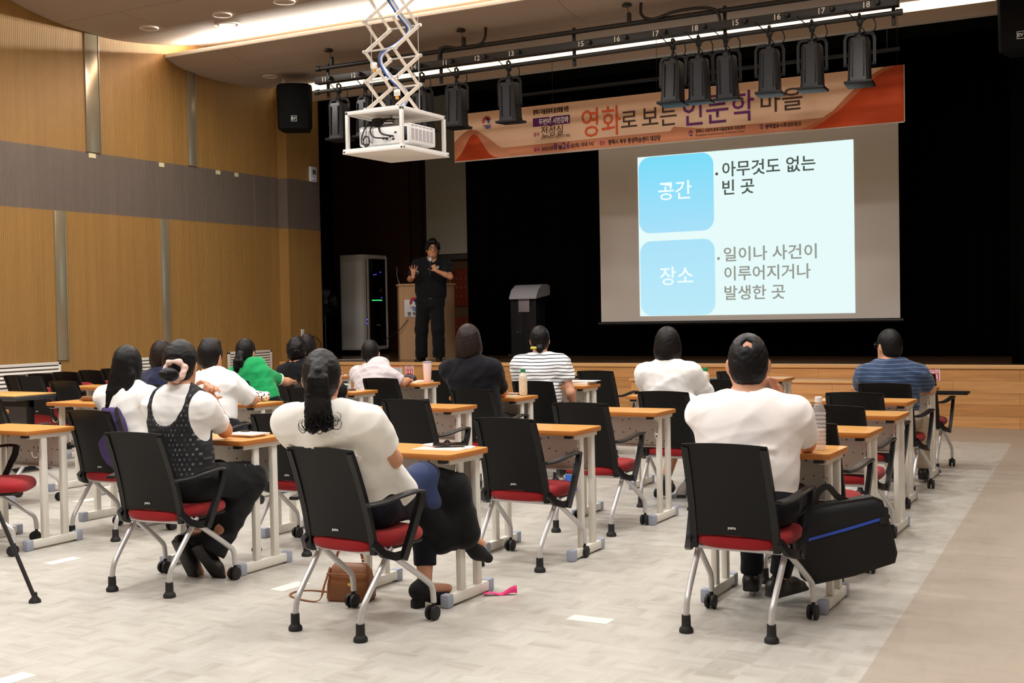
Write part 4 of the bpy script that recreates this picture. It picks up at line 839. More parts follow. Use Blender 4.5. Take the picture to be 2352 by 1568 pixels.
def make_desk():
    t = thing('lecture_desk', 'x', 'desk', (0, 0, 0), 0, 'small lecture desks in rows')
    o = MB().prism(rrect(DW/2-.002, DD/2-.002, .03), DH-.001, DH+.0004).build('desk_top', M_top, t)
    b = MB(); P = rrect(DW/2, DD/2, .032); b.rings([[Vector((x*k, y*k, z)) for x, y in P] for z, k in ((DH-.026, .992), (DH-.020, 1), (DH-.005, 1), (DH-.0005, .995))]); b.build('edge_band', M_edge, t)
    b = MB()
    for x in (-1, 1): b.box((x*.275, .0, DH-.037), (.035, .30, .026))
    b.box((0, .06, DH-.04), (.53, .03, .03)); b.build('support_rail', M_leg, t); b = MB()
    for x in (-1, 1): MB().box((x*.262, -.162, DH-.034), (.045, .03, .018), .003).build('corner_clip', M_clip, t)
    for x in (-1, 1):
        for y in (-.045, .105): MB().box((x*.275, y, .375), (.030, .042, .66), .004).build('leg_post', M_leg, t)
        MB().box((x*.275, .015, .034), (.042, .34, .048), .006).build('foot_bar', M_leg, t)
        for y in (-1, 1): MB().box((x*.275, .015+y*.188, .032), (.048, .05, .064), .008).build('foot_cap', M_cap, t)
    p = MB().box((0, .120, .575), (.50, .008, .20), .002).box((0, .111, .470), (.50, .022, .008)).build('modesty_panel', M_mod, t)
    b = MB(); rs = random.Random(4)
    for i in range(26):
        x = -.23+.46*(i % 9)/8+rs.uniform(-.018, .018); z = .50+.145*(i//9)/2+rs.uniform(-.014, .014); s = rs.choice((.0035, .0045, .0085))
        for sy in (.115, .1245):
            if s > .008: pts = [(s*(1 if k % 2 == 0 else .32)*math.cos(k*PI/4), s*(1 if k % 2 == 0 else .32)*math.sin(k*PI/4)) for k in range(8)]
            else: pts = [(s*math.cos(k*PI/4), s*math.sin(k*PI/4)) for k in range(8)]
            b.rings([[Vector((x+px, y, z+pz)) for px, pz in pts] for y in (sy-.0005, sy+.0005)])
    b.build('panel_hole', M_hole, p)
    for x in (-1, 1):
        b = MB(); b.tube([Vector(q) for q in spline([(x*.275, -.071, .665), (x*.277, -.078, .62), (x*.277, -.082, .575), (x*.279, -.105, .553), (x*.282, -.128, .57), (x*.284, -.134, .592)], 4)], .0035, 6); b.build('bag_hook', M_chr, t)
    return t
M_cb = mat('chair_black', (11, 11, 12), .5, spec=.26, bump=((420, 420, 420), .25, .001)); M_cb2 = mat('chair_black_gloss', (14, 14, 16), .38, spec=.35); M_seat = mat('seat_red', (150, 12, 20), .9, sheen=.1, bump=((500, 500, 500), .5, .002)); M_slv = mat('chair_silver', (204, 202, 202), .3, .35); M_rub = mat('rubber_black', (20, 20, 21), .6)
def backx(z): return (.197-.012*(z-.38)/.43)
def backy(z, u): 
    h = max(0., (z-.37)/.44); return .075-.115*h**1.5+.022*(2*u-1)**2*(.4+.8*(1-h))
def make_chair(fold=False):
    t = thing('nesting_chair', 'x', 'chair', (0, 0, 0), 0, 'black nesting chairs with red seats')
    b = MB(); z0, z1 = .400, .812
    b.sheet(lambda u, v: ((2*u-1)*backx(z0+(z1-z0)*v), backy(z0+(z1-z0)*v, u), z0+(z1-z0)*v+.008*(1-(2*u-1)**2)*v+.016*(1-(2*u-1)**2)*(1-v)), 10, 10, .014, (0, 1, 0))
    bk = b.build('backrest', M_cb, t, 45)
    for s in (-1, 1): MB().strap([(s*(backx(z)-.014), backy(z, (s+1)/2)+.003, z) for z in [.35+.05*i for i in range(10)]], .030, .022, (0, 1, 0)).build('back_frame', M_cb2, t)
    text('patra', bk, 'badge', mat('badge_silver', (225, 225, 225), .3, .5), (0, backy(.448, .5)-.001, .448), height=.017, bold=.03)
    # seat
    def se(u, v, zt):
        a = 2*PI*u; r = v; cx = math.copysign(abs(math.cos(a))**.62, math.cos(a)); cy = math.copysign(abs(math.sin(a))**.62, math.sin(a)); return cx*.218*r, .285+cy*.215*r
    b = MB(); rr = []
    for z, k in ((.395, .80), (.397, .93), (.408, .985), (.425, 1.0), (.440, .985), (.452, .94), (.459, .80), (.462, .5), (.462, .2)):
        ring_ = []
        for i in range(36):
            x, y = se(i/36, k, z); ring_.append(Vector((x, y, z-.028-.16*max(0, .17-y)-.06*max(0, y-.40)**1.2*3)))
        rr.append(ring_)
    b.rings(rr)
    if fold:
        M = Matrix.Translation((0, .135, .30)) @ Matrix.Rotation(math.radians(80), 4, 'X') @ Matrix.Translation((0, -.10, -.42)); bmesh.ops.transform(b.bm, matrix=M, verts=b.bm.verts[:])
    b.build('seat', M_seat, t, 60)
    if not fold: MB().box((0, .30, .358), (.36, .31, .02), .008).build('seat_pan', M_rub, t)
    MB().tube([(-.205, .175, .345), (.205, .175, .345)], .016, 12).build('cross_bar', M_slv, t)
    for s in (-1, 1):
        lg = MB().tube([Vector(p) for p in spline([(s*.195, .205, .365), (s*.192, .13, .275), (s*.189, .045, .175), (s*.187, .012, .125), (s*.187, .0, .065)], 4)], .0135, 12).build('rear_leg', M_slv, t)
        MB().lathe([(.019, .075), (.020, .03), (.022, .026), (.030, .016), (.031, .003), (.028, 0)], 16, Matrix.Translation((s*.187, 0, 0))).build('rubber_foot', M_rub, lg)
        lg = MB().tube([Vector(p) for p in spline([(s*.195, .150, .368), (s*.212, .26, .290), (s*.232, .405, .185), (s*.236, .442, .145), (s*.237, .450, .078)], 4)], .0135, 12).build('front_leg', M_slv, t)
        cs = MB(); 
        for q in (-1, 1): cs.lathe([(.018, -.009), (.031, -.007), (.033, 0), (.031, .007), (.018, .009)], 18, Matrix.Translation((s*.237+q*.015, .440, .033)) @ Matrix.Rotation(PI/2, 4, 'Y'))
        cs.tube([(s*.237, .450, .085), (s*.237, .447, .05)], .009, 8); cs.box((s*.237, .442, .048), (.012, .035, .03), .004); cs.build('caster', M_rub, lg)
        MB().strap([(s*.200, .085, .40), (s*.222, .12, .355), (s*.242, .175, .335), (s*.246, .225, .335)], .034, .022, (1, 0, 0)).build('bracket', M_cb2, t)
        b = MB(); b.sweep([Vector(p) for p in spline([(s*.214, .035, .575), (s*.240, .10, .580), (s*.262, .20, .598), (s*.268, .29, .606), (s*.268, .335, .600)], 4)], [(-.020, -.007), (.020, -.007), (.022, .002), (.016, .008), (-.016, .008), (-.022, .002)], (0, 0, 1))
        b.sweep([Vector(p) for p in ((s*.268, .335, .604), (s*.266, .325, .55), (s*.262, .275, .44), (s*.255, .225, .335), (s*.254, .215, .318))], [(-.012, -.018), (.012, -.018), (.012, .018), (-.012, .018)], (0, 1, 0)); b.build('armrest', M_cb2, t)
    return t
desk0 = make_desk(); chair0 = make_chair(); used = [0, 0]
def place(proto, i, x, y, rz, label):
    o = proto if not used[i] else copy_tree(proto); used[i] = 1
    o.location = (x, y, 0); o.rotation_euler = (0, 0, rz); o['label'] = label; return o
def desk(xr, yf, label, rz=0.): return place(desk0, 0, xr-DW/2, yf-DD/2, rz, label)
def chair(x, y, label, rz=0.): return place(chair0, 1, x, y, rz, label)
desk(-1.359, 5.729, 'orange-topped desk with a clear water bottle, in front of the heavy-set man')
desk(-1.399, 6.697, 'orange-topped desk next in line beyond the one with the clear water bottle')
desk(-1.453, 7.72, 'orange-topped desk third from the front in the far right line')
desk(-1.60, 8.787, 'orange-topped desk directly behind the man in the navy striped shirt')
desk(-1.677, 10.145, 'orange-topped desk in front of the man in the navy striped shirt')
desk(-3.17, 11.265, 'pale-looking desk nearest the stage steps, above the man in white')
desk(-2.966, 5.118, 'orange-topped desk with a phone and pink papers beside the white jacket woman', -.01)
desk(-2.895, 6.293, 'empty orange-topped desk just beyond the pink-paper desk', .01)
desk(-2.915, 7.521, 'empty orange-topped desk behind the woman in the long white blouse')
desk(-3.09, 8.88, 'desk holding a green-capped bottle in front of the long white blouse woman')
desk(-4.557, 9.894, 'desk with a stack of papers right of the striped-shirt woman')
desk(-4.434, 8.445, 'desk with a green-capped bottle and wallet beside the woman in black')
desk(-4.408, 7.454, 'empty orange-topped desk behind the bob-haired woman in black')
desk(-4.416, 6.161, 'desk mostly hidden behind the white jacket, its right corner showing')
desk(-4.35, 5.25, 'desk with white notebooks under the elbow of the woman in the knit vest')
desk(-6.234, 9.843, 'desk with a pink tumbler and open notebook at the ponytailed writer')
desk(-6.149, 8.684, 'desk with a brown bag on its hook, near the hand holding a mint pen')
desk(-6.097, 7.344, 'desk with a dark folder and patterned pouch by the white short-sleeved shirt')
desk(-7.88, 10.693, 'desk with small papers by the stage, left of the ponytailed writer')
desk(-6.02, 5.24, 'orange-topped desk large at the left edge of the picture', .01)
desk(-6.00, 6.13, 'desk hidden in front of the long-haired woman in the white blouse')
desk(-7.645, 6.045, 'desk of which only one orange corner shows at the left edge')
desk(-7.40, 7.04, 'desk with a folded brown glasses case, left of the long-haired woman')
desk(-9.12, 8.70, 'desk beyond the glasses case desk, in front of the stored chairs')
desk(-8.40, 10.25, 'desk by the wall vent in front of the woman in green')
CH = [(-1.656, 4.82, -.01, 'nesting chair the heavy-set man in white sits on'), (-1.63, 5.86, 0, 'empty chair tucked behind the water bottle'), (-1.725, 6.88, 0, 'empty chair in the far right line, second beyond the water bottle'), (-1.85, 7.97, 0, 'empty chair directly behind the man in navy stripes'), (-1.86, 8.95, 0, 'chair the man in the navy striped shirt sits on'), 
 (-3.217, 4.118, -.075, 'chair the woman in the white jacket leans back on'), (-3.156, 5.624, 0, 'large empty chair right of the desk with pink papers'), (-3.225, 6.695, .03, 'empty chair with a blue sticker under its seat, right of centre'), (-3.11, 7.78, 0, 'chair the woman in the long white blouse sits on'), (-3.15, 9.16, 0, 'black chair back behind the second green-capped bottle'), (-3.46, 10.42, 0, 'black chair back at the front, left of the heavy-set man'),
 (-4.565, 4.345, .06, 'chair the woman in the knit vest sits on'), (-4.58, 5.45, 0, 'empty chair between the vest woman and the white jacket woman'), (-4.48, 6.64, 0, 'empty chair left of centre with its armrest over the empty desk'), (-4.59, 7.68, 0, 'chair the bob-haired woman in black sits on'), (-4.62, 8.70, 0, 'chair the striped-shirt woman sits on'), (-4.80, 10.30, 0, 'empty chair at the front right of the striped-shirt woman'),
 (-6.50, 4.67, -.95, 'chair cut off by the left edge with a red seat and armrest'), (-5.985, 5.32, .03, 'chair with a purple backpack the long-haired woman sits on'), (-6.18, 6.40, 0, 'chair the short-haired person in a white shirt sits on'), (-6.02, 7.50, 0, 'chair behind the white jacket woman, holding a black-clad person'), (-6.22, 8.82, 0, 'chair the ponytailed writer sits on'), (-6.40, 10.12, 0, 'chair back behind the pink tumbler'),
 (-7.45, 8.28, -.05, 'chair the woman in green sits on'), (-7.66, 7.55, 0, 'chair the woman in navy behind the vest woman sits on'), (-7.75, 5.92, 0, 'chair behind the left edge desk, only its corner showing'), (-9.10, 7.80, 0, 'big dark chair back left of the orange desk with the glasses case'), (-7.66, 9.22, 0, 'chair the curly-haired person in black sits on'), (-8.1, 9.95, 0, 'chair the brown-haired person by the stage sits on')]
for x, y, a, lb in CH: chair(x, y, lb, a)
nest0 = make_chair(True); nest0['group'] = 'stored chairs along the oak wall'
for i, (x, y, lb) in enumerate(((-10.66, 8.52, 'nearest of the stored chairs with folded red seats along the wall'), (-10.69, 8.86, 'second of the stored folded chairs from the left picture edge'), (-10.70, 9.20, 'third of the stored folded chairs, below the vent corner'), (-10.72, 9.56, 'fourth of the stored folded chairs along the wall'), (-10.75, 9.92, 'stored folded chair farthest along, beside the long dark hair'), (-10.30, 8.40, 'stored folded chair in front of the wall row'))):
    o = nest0 if i == 0 else copy_tree(nest0); o.location = (x, y, 0); o['label'] = lb; o.rotation_euler = (0, 0, .04*(i % 3-1))
# flip-top table at the left edge
t = thing('folding_table', 'dark-edged folding table with an orange top at the left edge', 'table', (-9.50, 7.50, 0)); M_tt = mat('table_top_pale', (226, 176, 104), .3)
MB().box((0, 0, .708), (.72, .46, .012), .003).build('table_top', M_tt, t); MB().box((0, 0, .682), (.73, .47, .04), .012).build('edge', mat('table_edge_dark', (54, 56, 58), .4), t); b = MB()
for x in (-.28, .28): b.box((x, 0, .36), (.04, .06, .62), .006); b.box((x, 0, .03), (.05, .44, .04), .01)
b.box((0, 0, .62), (.6, .05, .05)); b.build('leg', M_cb2, t); MB().box((0, .05, .50), (.5, .01, .2)).build('modesty_panel', mat('table_panel', (76, 76, 80), .5), t)
# tablet-arm chairs at the foot of the stage
def tablet_chair(x, y, label):
    o = copy_tree(chair0); o.location = (x, y, 0); o.rotation_euler = (0, 0, 0); o['label'] = label; o['group'] = 'tablet-arm chairs by the stage'; o.name = 'tablet_chair'
    MB().prism(rrect(.22, .14, .03), .625, .64, Matrix.Translation((.17, .36, 0)) @ Matrix.Rotation(.05, 4, 'Z')).build('writing_tablet', M_cb2, o)
tablet_chair(-4.62, 11.7, 'tablet-arm chair at the stage, its black board left of the white blouse'); tablet_chair(-6.22, 11.9, 'tablet-arm chair at the stage behind the bob-haired woman in black'); tablet_chair(-1.92, 10.30, 'tablet-arm chair by the extinguisher sign at the far right')
# ---------------------------------------------------------------- the audience and the speaker
def striped(name, base, line, pitch, frac, rough=.8):
    m = mat(name, base, rough, sheen=.2); nt = m.node_tree; b = nt.nodes['Principled BSDF']; L = nt.links.new
    tc = nt.nodes.new('ShaderNodeTexCoord'); nz = nt.nodes.new('ShaderNodeTexNoise'); nz.inputs['Scale'].default_value = 5
    sx = nt.nodes.new('ShaderNodeSeparateXYZ'); L(tc.outputs['Object'], sx.inputs[0]); L(tc.outputs['Object'], nz.inputs['Vector'])
    ad = nt.nodes.new('ShaderNodeMath'); ad.operation = 'MULTIPLY_ADD'; L(nz.outputs[0], ad.inputs[0]); ad.inputs[1].default_value = .03; L(sx.outputs[2], ad.inputs[2])
    dv = nt.nodes.new('ShaderNodeMath'); dv.operation = 'DIVIDE'; L(ad.outputs[0], dv.inputs[0]); dv.inputs[1].default_value = pitch
    fr = nt.nodes.new('ShaderNodeMath'); fr.operation = 'FRACT'; L(dv.outputs[0], fr.inputs[0])
    lt = nt.nodes.new('ShaderNodeMath'); lt.operation = 'LESS_THAN'; L(fr.outputs[0], lt.inputs[0]); lt.inputs[1].default_value = frac
    mx = nt.nodes.new('ShaderNodeMix'); mx.data_type = 'RGBA'; L(lt.outputs[0], mx.inputs[0]); mx.inputs[6].default_value = (*lin(base), 1); mx.inputs[7].default_value = (*lin(line), 1); L(mx.outputs[2], b.inputs['Base Color']); return m
def cloth(name, rgb, rough=.85, s=.15): return mat(name, rgb, rough, spec=.25, sheen=s, bump=((260, 260, 260), .25, .001))
C_jack = cloth('ivory_jacket', (242, 239, 232)); C_white = cloth('white_cotton', (245, 244, 243)); C_tee = cloth('pinkish_white_tee', (247, 241, 239)); C_blk = cloth('black_cloth', (11, 11, 13), .9, .05); C_navyd = cloth('dark_navy_cloth', (16, 18, 28), .9, .05)
C_navy = cloth('navy_cloth', (34, 40, 72)); C_green = cloth('green_knit', (20, 150, 84)); C_lav = cloth('lavender_grey', (204, 194, 196)); C_beige = cloth('beige_cotton', (176, 160, 138)); C_denim = cloth('navy_denim', (44, 56, 92)); C_bk2 = cloth('blue_black_tee', (14, 15, 22), .9, .05)
S_blk = mat('shoe_black', (16, 16, 17), .45); S_suede = mat('shoe_suede', (14, 13, 13), .9)
def ridges(T, l, spec=((.15, -.01, .010), (.20, .0, .008))):
    hp, t, r, fw, b, wg = l['hip'], l['t'], l['r'], l['fwd'], l['b'], l['waist']; W_, D_ = .142*b*wg+.014, .104*b*(wg+1)/2+.016
    for h, dx, rad in spec:
        P = [hp+t*(h+.03*math.sin(3*a+dx*40)*(.5+a))+r*(a*W_*.9+dx)-fw*D_*math.sqrt(max(.05, 1-(a*.92)**2)) for a in np.linspace(-.8, .72, 9)]
        T.chain(P, [rad*(.5+.5*math.sin(PI*(i+.5)/9)) for i in range(9)], .022)
# woman in the ivory jacket
def jack_top(T, l):
    ridges(T, l, ((.30, .02, .010), (.255, -.02, .009), (.36, .05, .008)))
    T.cone((-3.10, 4.34, .74), (-3.03, 4.47, .60), .085, .055, .05); T.cone((-3.12, 4.38, .62), (-3.06, 4.46, .56), .06, .04, .05)
    for s in (-1, 1): T.cone(l['shc']+l['r']*s*.16+l['t']*.01, l['shc']+l['r']*s*.205, .062, .058, .04)
p = person('person in a short-sleeved ivory jacket with a high dark ponytail, leaning back', (-3.21, 4.37, .53), (-3.245, 4.155, 1.11), .16, .55, -.03, seat=(-3.217, 4.118, -.075), sh=.185, arms=(dict(s=1, e=(-3.02, 4.36, .745), w=(-3.22, 4.54, .73), d=(-.9, .2, 0)), dict(s=-1, e=(-3.46, 4.34, .75), w=(-3.27, 4.56, .76), d=(.9, .1, 0))),
    legs=(dict(s=1, k=(-3.14, 4.79, .50), a=(-3.12, 4.74, .11), d=(.42, .9, 0)), dict(s=-1, k=(-3.17, 4.82, .575), a=(-3.02, 4.90, .36), d=(.5, .7, -.4))), hair='pony', haircol=(20, 18, 21), res=.0075, topmat=C_jack, top=jack_top, sleeve=.72, hem=-.05, waist=1.22, sleeve_r=1.28, bottom='crop', botmat=C_navyd, shoemat=S_suede, heel=.05, folds=(.0045, 20), seed=3, neckcut=.07, hs=.98)
B = Blob(); B.cone((-3.17, 4.56, .565), (-3.115, 4.75, .60), .085, .078, .05); B.cone((-3.115, 4.75, .60), (-3.09, 4.735, .50), .078, .07, .04); blob_obj('knee_panel', B, .01, C_denim, p, tuple(p.location), (.003, 24), 2)
B = Blob(); B.cone((-3.07, 4.80, .57), (-3.03, 4.86, .54), .085, .085, .05); B.cone((-3.03, 4.86, .54), (-2.985, 4.89, .33), .085, .08, .04); B.cone((-3.12, 4.70, .47), (-3.05, 4.80, .36), .07, .075, .05); B.cone((-3.14, 4.78, .48), (-3.08, 4.82, .30), .08, .07, .05); blob_obj('coat_skirt', B, .01, C_blk, p, tuple(p.location), (.004, 22), 4)
def curls(p, head, hyaw, hpitch, col, n, root, tip0, sd, spread=.05, r=.0024):
    R = frame(hyaw, hpitch); rs = np.random.RandomState(sd); b = MB(); q = lambda a, f, u: Vector(V(*head)+R[0]*a+R[1]*f+R[2]*u-np.array(p.location))
    for i in range(n):
        a = rs.uniform(-1, 1); k = rs.uniform(.3, 1.15); s = rs.choice((-1, 1)); tip = tip0+rs.uniform(-.012, .035); f0 = root[0]+rs.uniform(-.012, .004)
        P = [(a*spread*.7, f0, root[1]), (a*spread, f0-.006, root[1]*.5+tip*.5), (a*spread*1.2, f0-.008, tip+.03), (a*spread*1.15+s*.014*k, f0-.012, tip+.004*s), (a*spread*1.1+s*.036*k, f0-.008, tip+.006), (a*spread*1.1+s*.042*k, f0-.002, tip+.030*k), (a*spread+s*.028*k, f0, tip+.042*k)]
        pts = [q(*c) for c in spline(P, 4)]; b.tube(pts, [r*(1.2-.9*j/len(pts)) for j in range(len(pts))], 5)
    b.build('hair_curl', hairmat(col), p, 0)
curls(p, (-3.245, 4.155, 1.11), .55, -.03, (20, 18, 21), 46, (-.125, -.12), -.215, 5)
# woman in the knit vest
def vest_top(T, l):
    W = Blob(); l['torso'](W, .024, .05); tr, t, nk, hp, fw, sc, r = l['tr'], l['t'], l['neck'], l['hip'], l['fwd'], l['shc'], l['r']
    W.box(hp-t*.37, (.5, .5, .4), tr, .01, .01, 's'); W.ell(nk-t*.03-fw*.10, (.105, .16, .15), tr, .015, 's'); W.ell(nk-t*.02+fw*.12, (.10, .14, .17), tr, .015, 's')
    for s in (-1, 1): W.ell(sc+r*s*.205-t*.02, (.075, .2, .17), tr, .015, 's')
    m = mat('knit_vest', (22, 23, 27), .85); nt = m.node_tree; b = nt.nodes['Principled BSDF']; tc = nt.nodes.new('ShaderNodeTexCoord'); sp_ = nt.nodes.new('ShaderNodeSeparateXYZ'); cb = nt.nodes.new('ShaderNodeCombineXYZ'); br = nt.nodes.new('ShaderNodeTexBrick')
    nt.links.new(tc.outputs['Object'], sp_.inputs[0]); nt.links.new(sp_.outputs[0], cb.inputs[0]); nt.links.new(sp_.outputs[2], cb.inputs[1]); nt.links.new(cb.outputs[0], br.inputs['Vector'])
    for k_, v_ in (('Scale', 1), ('Brick Width', .021), ('Row Height', .025), ('Mortar Size', .0076), ('Mortar Smooth', .18), ('Bias', -.1)): br.inputs[k_].default_value = v_
    br.inputs['Color1'].default_value = (.02, .02, .022, 1); br.inputs['Color2'].default_value = (.22, .22, .22, 1); br.inputs['Mortar'].default_value = (.010, .011, .014, 1); nt.links.new(br.outputs[0], b.inputs['Base Color'])
    l['part']('vest', W, m, l['res'], (.003, 26))
person('person in a black knit vest and white tee, bun tied with a pink scrunchie', (-4.55, 4.63, .53), (-4.56, 4.66, 1.138), .06, .42, -.06, seat=(-4.565, 4.345, .06), sh=.160, arms=(dict(s=1, e=(-4.535, 4.95, .768), w=(-4.555, 4.875, .955), d=(-.35, .1, .6), n=(-.8, -.3, -.2), ts=-1, c=.75), dict(s=-1, e=(-4.80, 4.93, .765), w=(-4.625, 4.87, .95), d=(.5, .05, .45), n=(.7, -.4, -.2), ts=1, c=.7)),
    legs=(dict(s=1, k=(-4.43, 5.02, .50), a=(-4.52, 4.80, .15), d=(.35, .35, -.80), u=(-.05, .9, .42)), dict(s=-1, k=(-4.66, 5.02, .50), a=(-4.63, 4.76, .17), d=(.12, .42, -.85), u=(.1, .9, .42))), hair='bun', haircol=(24, 23, 27), res=.0075, topmat=C_white, top=vest_top, sleeve=.72, hem=-.035, sleeve_r=1.02, shz=-.125, bottom='wide', botmat=cloth('charcoal_cloth', (20, 20, 23), .9, .05), shoemat=S_blk, folds=(.004, 26), seed=5, neckcut=.068)
# heavy-set man
person('person, heavy-set, in a pinkish white tee with a thinning dark crown, cheek on hand', (-1.655, 5.09, .53), (-1.677, 5.205, 1.127), .06, .30, -.12, seat=(-1.656, 4.82), sh=.205, bulk=1.22, waist=1.2, top=ridges, hs=1.12, arms=(dict(s=1, e=(-1.475, 5.41, .760), w=(-1.585, 5.375, .985), d=(-.25, -.35, .7), n=(-.5, -.6, -.3), c=1.0), dict(s=-1, e=(-1.88, 5.40, .765), w=(-1.70, 5.52, .76), d=(.9, .2, 0), c=.6)),
    legs=(dict(s=1, k=(-1.55, 5.50, .50), a=(-1.63, 5.48, .11), d=(.35, .9, 0)), dict(s=-1, k=(-1.76, 5.50, .50), a=(-1.80, 5.60, .10), d=(-.2, .95, 0))), hair='bald', haircol=(22, 22, 26), res=.0075, topmat=C_tee, sleeve=.74, hem=-.04, sleeve_r=1.16, botmat=C_navyd, shoemat=S_blk, folds=(.006, 15), seed=8, neckcut=.082)
# left block
p = person('person with long loose black hair in a white blouse, far left', (-5.86, 5.54, .53), (-5.885, 5.545, 1.085), .15, .38, 0, seat=(-5.985, 5.32), sh=.165, arms=(dict(s=1, e=(-5.62, 5.66, .735), w=(-5.75, 5.88, .755), d=(-.4, .8, 0)), dict(s=-1, e=(-6.10, 5.66, .73), w=(-6.0, 5.88, .755))), legs=(dict(s=1, k=(-5.78, 5.95, .5), a=(-5.78, 5.98, .09)), dict(s=-1, k=(-5.97, 5.95, .5), a=(-5.97, 5.98, .09))), hair='long', haircol=(16, 15, 18), res=.009, topmat=C_white, sleeve=1.3, hem=-.02, sleeve_r=1.2, botmat=C_blk, shoemat=S_blk, folds=(.007, 17), seed=11)
person('person with brown bobbed hair in a navy top, between two white shirts', (-7.80, 7.78, .53), (-7.857, 7.80, 1.06), 0, .3, 0, seat=(-7.66, 7.55), arms=(dict(s=1, e=(-7.6, 7.9, .73), w=(-7.66, 8.1, .75)), dict(s=-1, e=(-8.02, 7.9, .73), w=(-7.95, 8.1, .75))), legs=(dict(s=1, k=(-7.72, 8.2, .5), a=(-7.72, 8.22, .09)), dict(s=-1, k=(-7.9, 8.2, .5), a=(-7.9, 8.22, .09))), hair='bob', haircol=(48, 32, 26), res=.012, topmat=C_navy, botmat=C_blk, shoemat=S_blk, seed=12)
person('person with short dark hair in a white collared shirt, bare ankles in white socks', (-6.18, 6.66, .53), (-6.30, 6.745, 1.094), .08, .22, 0, seat=(-6.18, 6.40), sh=.175, arms=(dict(s=1, e=(-6.065, 6.93, .762), w=(-6.24, 7.10, .752), d=(-.8, .5, 0)), dict(s=-1, e=(-6.44, 6.93, .76), w=(-6.33, 7.12, .752))), legs=(dict(s=1, k=(-6.10, 7.06, .5), a=(-6.10, 6.84, .20), d=(.1, .6, -.7), u=(0, .75, .6)), dict(s=-1, k=(-6.28, 7.06, .5), a=(-6.24, 6.86, .22), d=(0, .6, -.7), u=(0, .75, .6))), hair='short', haircol=(28, 20, 19), res=.009, topmat=C_white, sleeve=.86, sleeve_r=1.3, collar=True, hem=-.02, bottom='skirt', botmat=C_navyd, shoemat=S_blk, socks=C_white, folds=(.006, 18), seed=14)
def green_top(T, l):
    for sgn, S, e, wv, a in l['A']:
        Z = Blob(); Z.fcone(S+(e-S)*.66, S+(e-S)*.75, .0605, .060, .01); l['part']('sleeve_trim', Z, mat('cream_trim', (236, 226, 206), .8), .008)
person('person in a green tee with cream sleeve trim and tied-back hair', (-7.34, 8.52, .53), (-7.545, 8.545, 1.054), .05, .22, .03, seat=(-7.45, 8.28), sh=.168, arms=(dict(s=1, e=(-7.30, 8.80, .77), w=(-7.42, 9.03, .76)), dict(s=-1, e=(-7.62, 8.75, .74), w=(-7.55, 8.98, .76))), legs=(dict(s=1, k=(-7.26, 8.9, .5), a=(-7.26, 8.92, .09)), dict(s=-1, k=(-7.44, 8.9, .5), a=(-7.44, 8.92, .09))), hair='tail', haircol=(22, 19, 20), res=.010, topmat=C_green, top=green_top, sleeve=.70, sleeve_r=1.05, hem=0, botmat=C_blk, shoemat=S_blk, seed=15)
person('person with curly cropped dark hair in a black top, left of the ponytail', (-7.66, 9.46, .53), (-7.69, 9.46, 1.03), .1, .35, 0, seat=(-7.66, 9.22), sh=.175, hs=1.02, arms=(dict(s=1, e=(-7.43, 9.62, .73), w=(-7.5, 9.85, .75)), dict(s=-1, e=(-7.9, 9.62, .73), w=(-7.8, 9.85, .75))), legs=(dict(s=1, k=(-7.58, 9.86, .5), a=(-7.58, 9.88, .09)), dict(s=-1, k=(-7.76, 9.86, .5), a=(-7.76, 9.88, .09))), hair='curly', haircol=(17, 15, 15), res=.010, topmat=C_bk2, collar=True, botmat=C_blk, shoemat=S_blk, seed=16)
person('person with dark brown hair half hidden behind the curly-haired head', (-8.1, 10.19, .53), (-8.15, 10.2, 1.057), .1, .4, 0, seat=(-8.1, 9.95), arms=(dict(s=1, e=(-7.9, 10.3, .74), w=(-7.95, 10.45, .75)), dict(s=-1, e=(-8.33, 10.3, .74), w=(-8.25, 10.45, .75))), legs=(dict(s=1, k=(-8.0, 10.6, .5), a=(-8.0, 10.62, .09)), dict(s=-1, k=(-8.2, 10.6, .5), a=(-8.2, 10.62, .09))), hair='bob', haircol=(38, 26, 24), res=.013, topmat=C_bk2, botmat=C_blk, shoemat=S_blk, seed=17)
person('person in black hidden behind the high ponytail, one hand with a mint pen showing', (-6.08, 7.76, .53), (-6.12, 7.84, .965), .1, .4, -.2, seat=(-6.02, 7.50), sh=.165, arms=(dict(s=1, e=(-6.17, 8.04, .757), w=(-6.29, 8.31, .757), d=(-.3, .8, -.02), c=.55), dict(s=-1, e=(-6.40, 8.08, .757), w=(-6.55, 8.40, .755))), legs=(dict(s=1, k=(-6.02, 8.15, .5), a=(-6.02, 8.17, .09)), dict(s=-1, k=(-6.2, 8.15, .5), a=(-6.2, 8.17, .09))), hair='bob', haircol=(26, 20, 20), res=.010, topmat=C_blk, sleeve=.9, botmat=C_blk, shoemat=S_blk, seed=18)
person('person writing in a lavender grey tee, hair in a low smooth ponytail', (-6.45, 9.07, .53), (-6.635, 9.24, 1.018), -.05, .40, -.10, seat=(-6.22, 8.82), sh=.17, arms=(dict(s=1, e=(-6.30, 9.26, .745), w=(-6.41, 9.52, .757), d=(-.3, .8, -.05), c=.8), dict(s=-1, e=(-6.78, 9.34, .75), w=(-6.56, 9.52, .752), d=(.8, .5, 0), c=.5)), legs=(dict(s=1, k=(-6.36, 9.46, .5), a=(-6.36, 9.48, .09)), dict(s=-1, k=(-6.54, 9.46, .5), a=(-6.54, 9.48, .09))), hair='lowpony', haircol=(18, 16, 18), res=.009, topmat=C_lav, sleeve=.95, sleeve_r=1.2, hem=-.02, botmat=C_blk, shoemat=S_blk, seed=19)
